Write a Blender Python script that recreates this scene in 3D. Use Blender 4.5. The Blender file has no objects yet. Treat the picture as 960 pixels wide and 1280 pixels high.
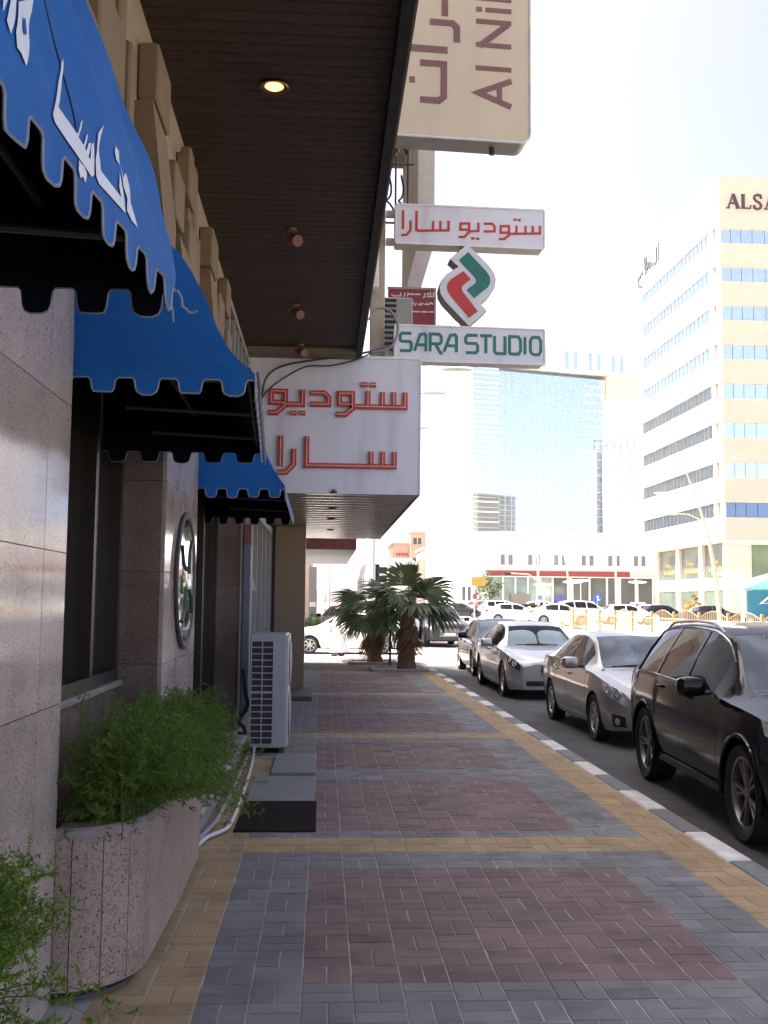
import bpy, math, random
from mathutils import Vector, Matrix, Euler
random.seed(7)
scene = bpy.context.scene
COL = scene.collection
rad = math.radians

# ---------------------------------------------------------------- camera
cam_data = bpy.data.cameras.new("camera")
cam = bpy.data.objects.new("camera", cam_data)
COL.objects.link(cam)
cam_data.sensor_fit = 'VERTICAL'
cam_data.sensor_height = 36.0
cam_data.lens = 36.56
cam_data.clip_start = 0.05
cam_data.clip_end = 5000
cam.location = (0, 0, 1.72)
cam.rotation_mode = 'QUATERNION'
cam.rotation_quaternion = (Matrix.Rotation(rad(-3.284), 3, 'Z') @ Matrix.Rotation(rad(90 + 4.957), 3, 'X')
                           @ Matrix.Rotation(rad(0.573), 3, 'Z')).to_quaternion()
scene.camera = cam

# ---------------------------------------------------------------- sky and sun
SUN = Vector((-0.50, 0.13, 0.85)).normalized()
SUN_EL = math.asin(SUN.z)
SUN_AZ = math.atan2(SUN.x, SUN.y)
world = bpy.data.worlds.new("World")
scene.world = world
world.use_nodes = True
wn = world.node_tree.nodes
wl = world.node_tree.links
bg = wn["Background"]
skyn = wn.new("ShaderNodeTexSky")
skyn.sky_type = 'NISHITA'
skyn.sun_disc = False
skyn.sun_elevation = SUN_EL
skyn.sun_rotation = SUN_AZ
skyn.air_density = 0.13
skyn.dust_density = 3.5
skyn.ozone_density = 0.0
wl.new(skyn.outputs[0], bg.inputs[0])
bg.inputs[1].default_value = 0.15
sun_data = bpy.data.lights.new("sun", 'SUN')
sun_data.energy = 2.2
sun_data.angle = rad(0.53)
sun_data.color = (1.0, 0.95, 0.88)
sun = bpy.data.objects.new("sun", sun_data)
COL.objects.link(sun)
sun.location = (-20, 5, 40)
sun.rotation_mode = 'QUATERNION'
sun.rotation_quaternion = SUN.to_track_quat('Z', 'Y')
scene.view_settings.view_transform = 'Standard'
scene.view_settings.look = 'None'
scene.view_settings.gamma = 1
scene.view_settings.use_curve_mapping = False
scene.view_settings.exposure = 3.1
scene.cycles.use_denoising = True
scene.cycles.max_bounces = 8
scene.cycles.transparent_max_bounces = 12

# ---------------------------------------------------------------- helpers
def rnd(a, b): return a + (b - a) * random.random()

class MB:
    """collects shapes; build() links them as one mesh object"""
    def __init__(s): s.v = []; s.f = []; s.m = []
    def add(s, vs, fs, mi=0):
        n = len(s.v); s.v.extend([tuple(p) for p in vs])
        for f in fs: s.f.append([i + n for i in f]); s.m.append(mi)
        return s
    def bx(s, x0, x1, y0, y1, z0, z1, mi=0):
        vs = [(x, y, z) for z in (z0, z1) for y in (y0, y1) for x in (x0, x1)]
        return s.add(vs, [(0, 2, 3, 1), (4, 5, 7, 6), (0, 1, 5, 4), (2, 6, 7, 3), (0, 4, 6, 2), (1, 3, 7, 5)], mi)
    def bev(s, x0, x1, y0, y1, z0, z1, b, mi=0):
        """box with its top edges and upright edges chamfered"""
        b = min(b, (x1 - x0) * .45, (y1 - y0) * .45, (z1 - z0) * .45)
        def ring(i, z):
            X0, X1, Y0, Y1 = x0 + i, x1 - i, y0 + i, y1 - i
            return [(X0 + b, Y0, z), (X1 - b, Y0, z), (X1, Y0 + b, z), (X1, Y1 - b, z), (X1 - b, Y1, z), (X0 + b, Y1, z), (X0, Y1 - b, z), (X0, Y0 + b, z)]
        vs = ring(b, z0) + ring(0, z0 + b) + ring(0, z1 - b) + ring(b, z1)
        fs = [tuple(range(7, -1, -1)), tuple(range(24, 32))]
        for k in range(3):
            for i in range(8):
                j = (i + 1) % 8
                fs.append((k * 8 + i, k * 8 + j, k * 8 + 8 + j, k * 8 + 8 + i))
        return s.add(vs, fs, mi)
    def prism(s, poly, d0, d1, fm, mi=0):
        """poly: 2-D outline (counter-clockwise seen from d1 side); fm(a, b, d) -> xyz"""
        n = len(poly)
        vs = [fm(a, b, d0) for a, b in poly] + [fm(a, b, d1) for a, b in poly]
        fs = [tuple(range(n - 1, -1, -1)), tuple(range(n, 2 * n))]
        for i in range(n):
            j = (i + 1) % n
            fs.append((i, j, n + j, n + i))
        return s.add(vs, fs, mi)
    def stroke(s, pts, w, fm, d0, d1, mi=0, w1=None):
        """mitred ribbon along pts, extruded from d0 to d1"""
        P = [Vector(p) for p in pts]; L = []; Rr = []
        n = len(P)
        for i in range(n):
            a = (P[i] - P[i - 1]).normalized() if i else None
            b = (P[i + 1] - P[i]).normalized() if i < n - 1 else None
            if a is None: a = b
            if b is None: b = a
            t = a + b
            if t.length < 1e-6: t = a.copy()
            t.normalize()
            nn = Vector((-t.y, t.x)); c = max(.35, t.dot(a))
            ww = w if w1 is None else w + (w1 - w) * i / (n - 1)
            L.append(P[i] + nn * (ww / 2 / c)); Rr.append(P[i] - nn * (ww / 2 / c))
        for i in range(n - 1):
            q = [Rr[i], Rr[i + 1], L[i + 1], L[i]]
            vs = [fm(p.x, p.y, d0) for p in q] + [fm(p.x, p.y, d1) for p in q]
            fs = [(4, 5, 6, 7), (0, 1, 5, 4), (2, 3, 7, 6)]
            if i == 0: fs.append((3, 0, 4, 7))
            if i == n - 2: fs.append((1, 2, 6, 5))
            s.add(vs, fs, mi)
        return s
    def tube(s, path, r, n=6, mi=0, cap=True):
        P = [Vector(p) for p in path]; rs = r if isinstance(r, (list, tuple)) else [r] * len(P)
        rings = []; up = None
        for i, p in enumerate(P):
            t = (P[min(i + 1, len(P) - 1)] - P[max(i - 1, 0)])
            if t.length < 1e-9: t = Vector((0, 0, 1))
            t.normalize()
            if up is None:
                up = Vector((0, 0, 1)) if abs(t.z) < .9 else Vector((1, 0, 0))
            a = t.cross(up)
            if a.length < 1e-5: a = t.cross(Vector((0, 1, 0)))
            a.normalize(); b = a.cross(t).normalized(); up = b
            rings.append([p + (a * math.cos(2 * math.pi * k / n) + b * math.sin(2 * math.pi * k / n)) * rs[i] for k in range(n)])
        vs = [q for rg in rings for q in rg]; fs = []
        for i in range(len(P) - 1):
            for k in range(n):
                j = (k + 1) % n
                fs.append((i * n + k, i * n + j, (i + 1) * n + j, (i + 1) * n + k))
        if cap:
            fs.append(tuple(range(n - 1, -1, -1))); fs.append(tuple(range((len(P) - 1) * n, len(P) * n)))
        return s.add(vs, fs, mi)
    def lathe(s, prof, c=(0, 0, 0), axis='z', n=24, mi=0, a0=0, a1=2 * math.pi):
        """prof: (radius, height) along the axis"""
        full = abs(a1 - a0 - 2 * math.pi) < 1e-6
        m = n if full else n + 1
        vs = []
        for r, h in prof:
            for k in range(m):
                a = a0 + (a1 - a0) * k / n
                u, w = r * math.cos(a), r * math.sin(a)
                p = {'z': (u, w, h), 'x': (h, u, w), 'y': (w, h, u)}[axis]
                vs.append((c[0] + p[0], c[1] + p[1], c[2] + p[2]))
        fs = []
        for i in range(len(prof) - 1):
            for k in range(n):
                j = (k + 1) % m
                fs.append((i * m + k, i * m + j, (i + 1) * m + j, (i + 1) * m + k))
        return s.add(vs, fs, mi)
    def sell(s, c, rr, p=.7, nu=12, nv=8, mi=0):
        """rounded block"""
        sg = lambda x: math.copysign(abs(x) ** p, x)
        vs = []; fs = []
        for i in range(nv + 1):
            ph = -math.pi / 2 + math.pi * i / nv
            for k in range(nu):
                th = 2 * math.pi * k / nu
                vs.append((c[0] + rr[0] * sg(math.cos(ph)) * sg(math.cos(th)), c[1] + rr[1] * sg(math.cos(ph)) * sg(math.sin(th)), c[2] + rr[2] * sg(math.sin(ph))))
        for i in range(nv):
            for k in range(nu):
                j = (k + 1) % nu
                fs.append((i * nu + k, i * nu + j, (i + 1) * nu + j, (i + 1) * nu + k))
        return s.add(vs, fs, mi)
    def build(s, name, mat, parent=None, smooth=False, local=False, label=None, kind=None):
        v = s.v
        if parent is not None and not local:
            off = Vector((0, 0, 0)); q = parent
            while q is not None: off += q.location; q = q.parent
            v = [(a - off.x, b - off.y, c - off.z) for a, b, c in v]
        me = bpy.data.meshes.new(name)
        me.from_pydata(v, [], s.f); me.update()
        mats = mat if isinstance(mat, (list, tuple)) else [mat]
        for mm in mats: me.materials.append(mm)
        if len(mats) > 1: me.polygons.foreach_set('material_index', s.m)
        if smooth:
            me.polygons.foreach_set('use_smooth', [True] * len(me.polygons))
            me.set_sharp_from_angle(angle=rad(smooth if smooth is not True else 35))
        o = bpy.data.objects.new(name, me); COL.objects.link(o)
        if parent is not None: o.parent = parent
        if label: o['label'] = label
        if kind: o['kind'] = kind
        return o

def tag(o, label=None, cat=None, group=None, kind=None):
    if label: o['label'] = label
    if cat: o['category'] = cat
    if group: o['group'] = group
    if kind: o['kind'] = kind
    return o

def thing(name, label, cat, loc=(0, 0, 0), group=None, rz=0):
    o = bpy.data.objects.new(name, None); COL.objects.link(o)
    o.empty_display_size = .2
    o.location = loc; o.rotation_euler = (0, 0, rz)
    return tag(o, label, cat, group)

def structure(name, mb, mat, smooth=False):
    return tag(mb.build(name, mat, smooth=smooth), kind='structure')

def put(src_mesh, name, parent, loc=(0, 0, 0), rot=(0, 0, 0), scale=(1, 1, 1)):
    """one more object sharing a mesh, as a child of parent (loc local to it)"""
    o = bpy.data.objects.new(name, src_mesh); COL.objects.link(o)
    o.parent = parent; o.location = loc; o.rotation_euler = rot; o.scale = scale
    return o

def copy_tree(o, parent=None):
    c = o.copy(); COL.objects.link(c); c.parent = parent
    for ch in list(o.children): copy_tree(ch, c)
    return c

def pchip(pts):
    """monotone cubic through (x, y) points"""
    xs = [p[0] for p in pts]; ys = [p[1] for p in pts]; n = len(xs)
    h = [xs[i + 1] - xs[i] for i in range(n - 1)]; d = [(ys[i + 1] - ys[i]) / h[i] for i in range(n - 1)]
    m = [d[0]] + [0] * (n - 2) + [d[-1]]
    for i in range(1, n - 1):
        if d[i - 1] * d[i] > 0:
            w1, w2 = 2 * h[i] + h[i - 1], h[i] + 2 * h[i - 1]
            m[i] = (w1 + w2) / (w1 / d[i - 1] + w2 / d[i])
    def f(x):
        if x <= xs[0]: return ys[0]
        if x >= xs[-1]: return ys[-1]
        i = 0
        while x > xs[i + 1]: i += 1
        t = (x - xs[i]) / h[i]
        return ((1 + 2 * t) * (1 - t) ** 2 * ys[i] + t * (1 - t) ** 2 * h[i] * m[i] + t * t * (3 - 2 * t) * ys[i + 1] + t * t * (t - 1) * h[i] * m[i + 1])
    return f

# ---------------------------------------------------------------- materials
_M = {}
def M(name, col, rough=.6, metal=0.0, var=.12, scale=6.0, bump=0.0, bscale=60.0, coat=0.0, spec=.5, objvar=0.0, emit=None, estr=1.0, stain=0.0, spots=0.0):
    if name in _M: return _M[name]
    m = bpy.data.materials.new(name); m.use_nodes = True
    nt = m.node_tree; nd = nt.nodes; lk = nt.links
    b = nd["Principled BSDF"]
    b.inputs['Roughness'].default_value = rough; b.inputs['Metallic'].default_value = metal
    b.inputs['Coat Weight'].default_value = coat; b.inputs['Coat Roughness'].default_value = .04
    b.inputs['Specular IOR Level'].default_value = spec
    tc = nd.new('ShaderNodeTexCoord')
    nz = nd.new('ShaderNodeTexNoise'); nz.inputs['Scale'].default_value = scale; nz.inputs['Detail'].default_value = 6
    nz.inputs['Roughness'].default_value = .65
    lk.new(tc.outputs['Object'], nz.inputs['Vector'])
    mr = nd.new('ShaderNodeMapRange'); mr.inputs[1].default_value = .3; mr.inputs[2].default_value = .7
    mr.inputs[3].default_value = 1 - var; mr.inputs[4].default_value = 1 + var
    lk.new(nz.outputs['Fac'], mr.inputs[0])
    fac = mr.outputs[0]
    if objvar:
        oi = nd.new('ShaderNodeObjectInfo'); m2 = nd.new('ShaderNodeMapRange')
        m2.inputs[3].default_value = 1 - objvar; m2.inputs[4].default_value = 1 + objvar
        lk.new(oi.outputs['Random'], m2.inputs[0])
        mu = nd.new('ShaderNodeMath'); mu.operation = 'MULTIPLY'
        lk.new(fac, mu.inputs[0]); lk.new(m2.outputs[0], mu.inputs[1]); fac = mu.outputs[0]
    if stain:
        n3 = nd.new('ShaderNodeTexNoise'); n3.inputs['Scale'].default_value = 1.3; n3.inputs['Detail'].default_value = 8
        mp = nd.new('ShaderNodeMapping'); mp.inputs['Scale'].default_value = (3, 3, .5)
        lk.new(tc.outputs['Object'], mp.inputs['Vector']); lk.new(mp.outputs[0], n3.inputs['Vector'])
        m3 = nd.new('ShaderNodeMapRange'); m3.inputs[1].default_value = .5; m3.inputs[2].default_value = .75
        m3.inputs[3].default_value = 1; m3.inputs[4].default_value = 1 - stain
        lk.new(n3.outputs['Fac'], m3.inputs[0])
        mu = nd.new('ShaderNodeMath'); mu.operation = 'MULTIPLY'
        lk.new(fac, mu.inputs[0]); lk.new(m3.outputs[0], mu.inputs[1]); fac = mu.outputs[0]
    if spots:                                             # small trodden-in spots
        vo = nd.new('ShaderNodeTexVoronoi'); vo.inputs['Scale'].default_value = 2.6
        nw = nd.new('ShaderNodeTexNoise'); nw.inputs['Scale'].default_value = 25
        lk.new(tc.outputs['Object'], nw.inputs['Vector'])
        mxv = nd.new('ShaderNodeVectorMath'); mxv.operation = 'MULTIPLY_ADD'; mxv.inputs[1].default_value = (.03, .03, 0)
        lk.new(nw.outputs['Color'], mxv.inputs[0]); lk.new(tc.outputs['Object'], mxv.inputs[2]); lk.new(mxv.outputs[0], vo.inputs['Vector'])
        m4 = nd.new('ShaderNodeMapRange'); m4.inputs[1].default_value = .035; m4.inputs[2].default_value = .06
        m4.inputs[3].default_value = 1 - spots; m4.inputs[4].default_value = 1
        lk.new(vo.outputs['Distance'], m4.inputs[0])
        mu = nd.new('ShaderNodeMath'); mu.operation = 'MULTIPLY'
        lk.new(fac, mu.inputs[0]); lk.new(m4.outputs[0], mu.inputs[1]); fac = mu.outputs[0]
    vm = nd.new('ShaderNodeVectorMath'); vm.operation = 'SCALE'
    vm.inputs[0].default_value = col[:3]
    lk.new(fac, vm.inputs['Scale'])
    lk.new(vm.outputs[0], b.inputs['Base Color'])
    if bump:
        n2 = nd.new('ShaderNodeTexNoise'); n2.inputs['Scale'].default_value = bscale; n2.inputs['Detail'].default_value = 4
        lk.new(tc.outputs['Object'], n2.inputs['Vector'])
        bp = nd.new('ShaderNodeBump'); bp.inputs['Strength'].default_value = bump; bp.inputs['Distance'].default_value = .01
        lk.new(n2.outputs['Fac'], bp.inputs['Height']); lk.new(bp.outputs[0], b.inputs['Normal'])
    if emit:
        b.inputs['Emission Color'].default_value = (*emit, 1); b.inputs['Emission Strength'].default_value = estr
    _M[name] = m
    return m

def granite(name, light, mid, dark, rough=.2, scale=110, objvar=.07):
    m = bpy.data.materials.new(name); m.use_nodes = True
    nt = m.node_tree; nd = nt.nodes; lk = nt.links
    b = nd["Principled BSDF"]; b.inputs['Roughness'].default_value = rough
    tc = nd.new('ShaderNodeTexCoord')
    vo = nd.new('ShaderNodeTexVoronoi'); vo.inputs['Scale'].default_value = scale
    lk.new(tc.outputs['Object'], vo.inputs['Vector'])
    sp = nd.new('ShaderNodeSeparateColor'); lk.new(vo.outputs['Color'], sp.inputs[0])
    cr = nd.new('ShaderNodeValToRGB'); e = cr.color_ramp.elements
    cr.color_ramp.interpolation = 'LINEAR'
    e[0].position = 0; e[0].color = (*dark, 1); e[1].position = .16; e[1].color = (*mid, 1)
    e[1].position = .13; x = e.new(.55); x.color = (*[(a + c) / 2 for a, c in zip(mid, light)], 1)
    x = e.new(1.0); x.color = (*light, 1)
    lk.new(sp.outputs[0], cr.inputs[0])
    nz = nd.new('ShaderNodeTexNoise'); nz.inputs['Scale'].default_value = 3; nz.inputs['Detail'].default_value = 5
    lk.new(tc.outputs['Object'], nz.inputs['Vector'])
    oi = nd.new('ShaderNodeObjectInfo')
    mr = nd.new('ShaderNodeMapRange'); mr.inputs[1].default_value = .3; mr.inputs[2].default_value = .7; mr.inputs[3].default_value = .86; mr.inputs[4].default_value = 1.14
    lk.new(nz.outputs['Fac'], mr.inputs[0])
    m2 = nd.new('ShaderNodeMapRange'); m2.inputs[3].default_value = 1 - objvar; m2.inputs[4].default_value = 1 + objvar
    lk.new(oi.outputs['Random'], m2.inputs[0])
    mu = nd.new('ShaderNodeMath'); mu.operation = 'MULTIPLY'; lk.new(mr.outputs[0], mu.inputs[0]); lk.new(m2.outputs[0], mu.inputs[1])
    vm = nd.new('ShaderNodeVectorMath'); vm.operation = 'SCALE'; lk.new(cr.outputs[0], vm.inputs[0]); lk.new(mu.outputs[0], vm.inputs['Scale'])
    lk.new(vm.outputs[0], b.inputs['Base Color'])
    rr = nd.new('ShaderNodeMapRange'); rr.inputs[3].default_value = rough * .6; rr.inputs[4].default_value = rough * 1.6
    lk.new(nz.outputs['Fac'], rr.inputs[0]); lk.new(rr.outputs[0], b.inputs['Roughness'])
    return m

def glass_mat(name, tint=(.25, .28, .28), clear=.5, base=(.02, .022, .024), rough=.02, ior=1.5, spec=.5, dust_sheen=0.0):
    """tinted glazing: part see-through, part dark, with a sharp reflection on top"""
    m = bpy.data.materials.new(name); m.use_nodes = True
    nt = m.node_tree; nd = nt.nodes; lk = nt.links
    out = nd['Material Output']; b = nd["Principled BSDF"]
    b.inputs['Base Color'].default_value = (*base, 1); b.inputs['Roughness'].default_value = rough
    tr = nd.new('ShaderNodeBsdfTransparent'); tr.inputs[0].default_value = (*tint, 1)
    lw = nd.new('ShaderNodeFresnel'); lw.inputs['IOR'].default_value = ior; b.inputs['Specular IOR Level'].default_value = spec; b.inputs['IOR'].default_value = ior
    mth = nd.new('ShaderNodeMapRange'); mth.inputs[3].default_value = clear; mth.inputs[4].default_value = 0
    lk.new(lw.outputs[0], mth.inputs[0])
    cf = mth.outputs[0]
    if dust_sheen:                                              # uneven dusty film whose pale patches paint in sky reflections
        tc = nd.new('ShaderNodeTexCoord'); nz = nd.new('ShaderNodeTexNoise'); nz.inputs['Scale'].default_value = 2.4; nz.inputs['Detail'].default_value = 5
        lk.new(tc.outputs['Object'], nz.inputs['Vector'])
        m2 = nd.new('ShaderNodeMapRange'); m2.inputs[1].default_value = .4; m2.inputs[2].default_value = .68; m2.inputs[3].default_value = 1; m2.inputs[4].default_value = 1 - dust_sheen
        lk.new(nz.outputs['Fac'], m2.inputs[0])
        mm = nd.new('ShaderNodeMath'); mm.operation = 'MULTIPLY'; lk.new(cf, mm.inputs[0]); lk.new(m2.outputs[0], mm.inputs[1]); cf = mm.outputs[0]
    mx = nd.new('ShaderNodeMixShader')
    lk.new(cf, mx.inputs[0]); lk.new(b.outputs[0], mx.inputs[1]); lk.new(tr.outputs[0], mx.inputs[2])
    lk.new(mx.outputs[0], out.inputs['Surface'])
    return m

def leaf_mat(name, c0, c1, rough=.5, trans=.25):
    m = bpy.data.materials.new(name); m.use_nodes = True
    nt = m.node_tree; nd = nt.nodes; lk = nt.links
    b = nd["Principled BSDF"]; b.inputs['Roughness'].default_value = rough
    geo = nd.new('ShaderNodeNewGeometry')
    oi = nd.new('ShaderNodeObjectInfo')
    ad = nd.new('ShaderNodeMath'); ad.operation = 'ADD'
    lk.new(geo.outputs['Random Per Island'], ad.inputs[0]); lk.new(oi.outputs['Random'], ad.inputs[1])
    dv = nd.new('ShaderNodeMath'); dv.operation = 'MULTIPLY'; dv.inputs[1].default_value = .5; lk.new(ad.outputs[0], dv.inputs[0])
    mx = nd.new('ShaderNodeMix'); mx.data_type = 'RGBA'
    mx.inputs[6].default_value = (*c0, 1); mx.inputs[7].default_value = (*c1, 1)
    lk.new(dv.outputs[0], mx.inputs[0]); lk.new(mx.outputs[2], b.inputs['Base Color'])
    tl = nd.new('ShaderNodeBsdfTranslucent'); lk.new(mx.outputs[2], tl.inputs[0])
    ms = nd.new('ShaderNodeMixShader'); ms.inputs[0].default_value = trans
    lk.new(b.outputs[0], ms.inputs[1]); lk.new(tl.outputs[0], ms.inputs[2])
    lk.new(ms.outputs[0], nd['Material Output'].inputs['Surface'])
    return m

GRAN = granite('granite_polished', (.47, .395, .33), (.36, .295, .245), (.11, .095, .085), rough=.09, scale=190, objvar=.14)
GRAN_B = granite('granite_brown', (.23, .175, .135), (.16, .118, .09), (.04, .034, .03), rough=.2, scale=170)
GRAN_P = granite('granite_planter', (.42, .33, .26), (.30, .215, .165), (.07, .06, .055), rough=.35, scale=120)
TAN = M('tan_stone', (.19, .135, .072), .8, bump=.15, bscale=90)
PLASTER = M('plaster', (.30, .24, .165), .85, bump=.1)
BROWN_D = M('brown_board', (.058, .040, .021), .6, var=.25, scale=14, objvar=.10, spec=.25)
DARKMET = M('dark_metal', (.05, .045, .042), .45, .3)
BLACK = M('black_plastic', (.012, .012, .013), .45)
RUBBER = M('tyre_rubber', (.018, .018, .019), .75, var=.2, scale=20)
ALU = M('aluminium', (.55, .55, .55), .32, .9, var=.06)
CHROME = M('chrome', (.72, .73, .74), .08, 1.0, var=.02)
WHITE_P = M('white_paint', (.72, .73, .74), .35, var=.05, stain=.12)
WHITE_S = M('white_sign_face', (.66, .67, .71), .3, var=.04, scale=2, stain=.18)
CREAM_S = M('cream_sign_face', (.60, .52, .37), .4, var=.05, scale=1.5, stain=.06)
RED_L = M('red_letter', (.47, .035, .022), .4, var=.15)
PINK_T = M('pale_neon_tube', (.70, .38, .30), .3)
GREEN_L = M('green_letter', (.01, .16, .12), .4)
MAROON_L = M('maroon_letter', (.20, .095, .09), .5)
CONC = M('concrete', (.33, .32, .30), .85, var=.18, bump=.2)
CONC_P = M('pale_concrete', (.50, .48, .44), .85, var=.12, bump=.15)
GLASS_W = glass_mat('shop_glass', (.4, .42, .4), .35, (.03, .033, .032))

# ================================================================ SETTING: ground, road, pavement
g = MB(); g.add([(-1500, -600, -.40), (1500, -600, -.40), (1500, 3000, -.40), (-1500, 3000, -.40)], [(0, 1, 2, 3)])
structure('ground', g, M('dusty_ground', (.42, .38, .31), .95, var=.15, scale=.05))
ASPH = M('asphalt', (.062, .060, .060), .85, var=.30, scale=1.2, bump=.5, bscale=140, stain=.3)
PALE_ROAD = M('dusty_asphalt', (.30, .28, .25), .9, var=.15, scale=.6, bump=.3, bscale=120)
r = MB(); r.add([(2.9, -40, -.15), (16.3, -40, -.15), (16.3, 31.2, -.15), (2.9, 31.2, -.15)], [(0, 1, 2, 3)])
structure('road', r, ASPH)
r = MB(); r.add([(-60, 31.2, -.15), (16.3, 31.2, -.15), (16.3, 43, -.15), (-60, 43, -.15)], [(0, 1, 2, 3)])
r.add([(3.0, 43, -.15), (16.3, 43, -.15), (16.3, 400, -.15), (3.0, 400, -.15)], [(0, 1, 2, 3)])
structure('cross_street', r, PALE_ROAD)
r = MB(); r.add([(17.7, -40, -.15), (60, -40, -.15), (60, 52, -.15), (17.7, 52, -.15)], [(0, 1, 2, 3)])
structure('far_road', r, PALE_ROAD)
r = MB(); r.bev(17.75, 62, 52.1, 138, -.5, .28, .05)
structure('car_park', r, PALE_ROAD)
r = MB(); r.add([(17.7, 138.1, -.15), (60, 138.1, -.15), (60, 400, -.15), (17.7, 400, -.15)], [(0, 1, 2, 3)])
structure('far_road', r, PALE_ROAD)
md = MB(); md.bev(16.3, 17.7, -40, 300, -.3, 0.02, .03)
structure('median', md, M('median_concrete', (.45, .41, .34), .9, bump=.2))
fp = MB(); fp.bev(-60, 2.9, 43.2, 300, -.3, -.02, .03)
structure('far_pavement', fp, CONC_P)

# pavement base (mortar that shows in the joints) with real paver blocks on it
JOINT = M('sandy_joint', (.36, .335, .29), .95, var=.45, scale=4)
pv = MB(); pv.bx(-1.5, 2.755, -12, 31.2, -.35, -.0035)
pavement = structure('pavement', pv, JOINT)
P_GREY = M('paver_grey', (.180, .182, .180), .8, var=.26, scale=1.6, bump=.45, bscale=160, objvar=.15, stain=.32, spots=.35)
P_RED = M('paver_red', (.176, .118, .110), .8, var=.26, scale=1.6, bump=.45, bscale=160, objvar=.15, stain=.32, spots=.35)
P_YEL = M('paver_yellow', (.36, .255, .135), .8, var=.2, scale=1.6, bump=.45, bscale=160, objvar=.10, stain=.28, spots=.3)
CELL = .225
X0 = -.07 - 4 * CELL
NX = 17
def zone(i, j):
    if i < 2 or i >= 15: return 2
    jj = j % 27
    if jj < 2: return 2
    if i < 4 or i >= 13: return 0
    if jj == 2 or 13 <= jj < 16 or jj >= 25: return 0
    return 1
YORG = 7.35
bricks = []
for j in range(-33, 106):
    for i in range(NX):
        x0 = X0 + i * CELL; y0 = YORG + j * CELL
        xr = min(x0 + CELL, 2.745)
        if y0 > 31: continue
        if xr - x0 < .04: continue
        if (i + j) % 2 == 0:
            cells = [(x0, xr, y0, y0 + CELL / 2), (x0, xr, y0 + CELL / 2, y0 + CELL)]
        else:
            xm = min(x0 + CELL / 2, xr)
            cells = [(x0, xm, y0, y0 + CELL)]
            if xr - xm > .03: cells.append((xm, xr, y0, y0 + CELL))
        for c in cells: bricks.append((c, zone(i, j)))
# what shows largest: nearest in front of the camera
vis = [b for b in bricks if b[0][2] > 4.15 and b[0][0] > -.95]
vis.sort(key=lambda b: b[0][2])
single = vis[:296]
sset = set(id(b) for b in single)
def paver_mb(mb, c, mi=0, jz=None):
    x0, x1, y0, y1 = c; gpx = .0028; b = .003
    z = rnd(-.0022, .0018) if jz is None else jz
    x0 += gpx; x1 -= gpx; y0 += gpx * .8; y1 -= gpx * .8
    tx, ty = rnd(-.0012, .0012), rnd(-.0012, .0012)
    vs = [(x0, y0, -.02), (x1, y0, -.02), (x1, y1, -.02), (x0, y1, -.02),
          (x0, y0, z - b), (x1, y0, z - b), (x1, y1, z - b), (x0, y1, z - b),
          (x0 + b, y0 + b, z + tx), (x1 - b, y0 + b, z - tx + ty), (x1 - b, y1 - b, z - ty), (x0 + b, y1 - b, z + ty)]
    fs = [(0, 1, 5, 4), (1, 2, 6, 5), (2, 3, 7, 6), (3, 0, 4, 7), (4, 5, 9, 8), (5, 6, 10, 9), (6, 7, 11, 10), (7, 4, 8, 11), (8, 9, 10, 11)]
    mb.add(vs, fs, mi)
PM = [P_GREY, P_RED, P_YEL]
for c, zn in single:
    mb = MB(); paver_mb(mb, c); mb.build('paver', PM[zn], pavement)
field = MB()
for b in bricks:
    if id(b) not in sset: paver_mb(field, b[0], b[1])
# the joined field varies block by block
def island_var(base, nm):
    m = base.copy(); m.name = nm
    nt = m.node_tree
    for n in nt.nodes:
        if n.type == 'OBJECT_INFO':
            ge = nt.nodes.new('ShaderNodeNewGeometry')
            for l in list(nt.links):
                if l.from_node == n:
                    nt.links.new(ge.outputs['Random Per Island'], l.to_socket)
    return m
field.build('paver_field', [island_var(P_GREY, 'paver_grey_field'), island_var(P_RED, 'paver_red_field'), island_var(P_YEL, 'paver_yellow_field')], pavement, kind='stuff')
edge = MB(); edge.bx(-1.5, X0 - .004, -12, 31.2, -.3, -.002)
edge.build('wall_margin', CONC, pavement)

# kerb of painted stones
kb = MB(); kb.bx(2.757, 2.925, -12, 31.2, -.36, -.03)
kerb = structure('kerb', kb, CONC)
K_WHITE = M('kerb_white_paint', (.62, .61, .57), .7, var=.2, scale=7, bump=.2, objvar=.06, stain=.25)
K_GREY = M('kerb_grey_stone', (.17, .175, .18), .8, var=.18, scale=7, bump=.2, objvar=.06)
y = 3.55; k = 0
while y < 31:
    sb = MB(); sb.bev(2.75, 2.935, y + .006, y + .872, -.20, .004 + rnd(-.002, .004), .014)
    sb.build('kerb_stone', K_WHITE if k % 2 == 0 else K_GREY, kerb)
    y += .878; k += 1

# ================================================================ LEFT BUILDING (shops, granite pillars, soffit)
WX = -1.13                       # street face of the granite pillars
bld = thing('shop_building', 'brown granite clad shop building with a deep overhang along the pavement at left', 'building', (-4, 9, 0))
core = MB()
core.bx(-9, -1.56, -12, 30, 0, 17)
core.bx(-1.56, -.95, 20.4, 30, 0, 17)
core.bx(-1.56, -1.07, -12, 30, 3.95, 5.06)            # band between awnings and overhang
core.build('wall', PLASTER, bld)
slab = MB(); slab.bx(-1.555, .40, -12, 13.78, 5.12, 5.42); slab.build('overhang_slab', M('slab_concrete', (.30, .27, .23), .85), bld)
up = MB(); up.bx(-1.555, -.60, -12, 30, 5.42, 17); up.build('upper_wall', PLASTER, bld)

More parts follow.
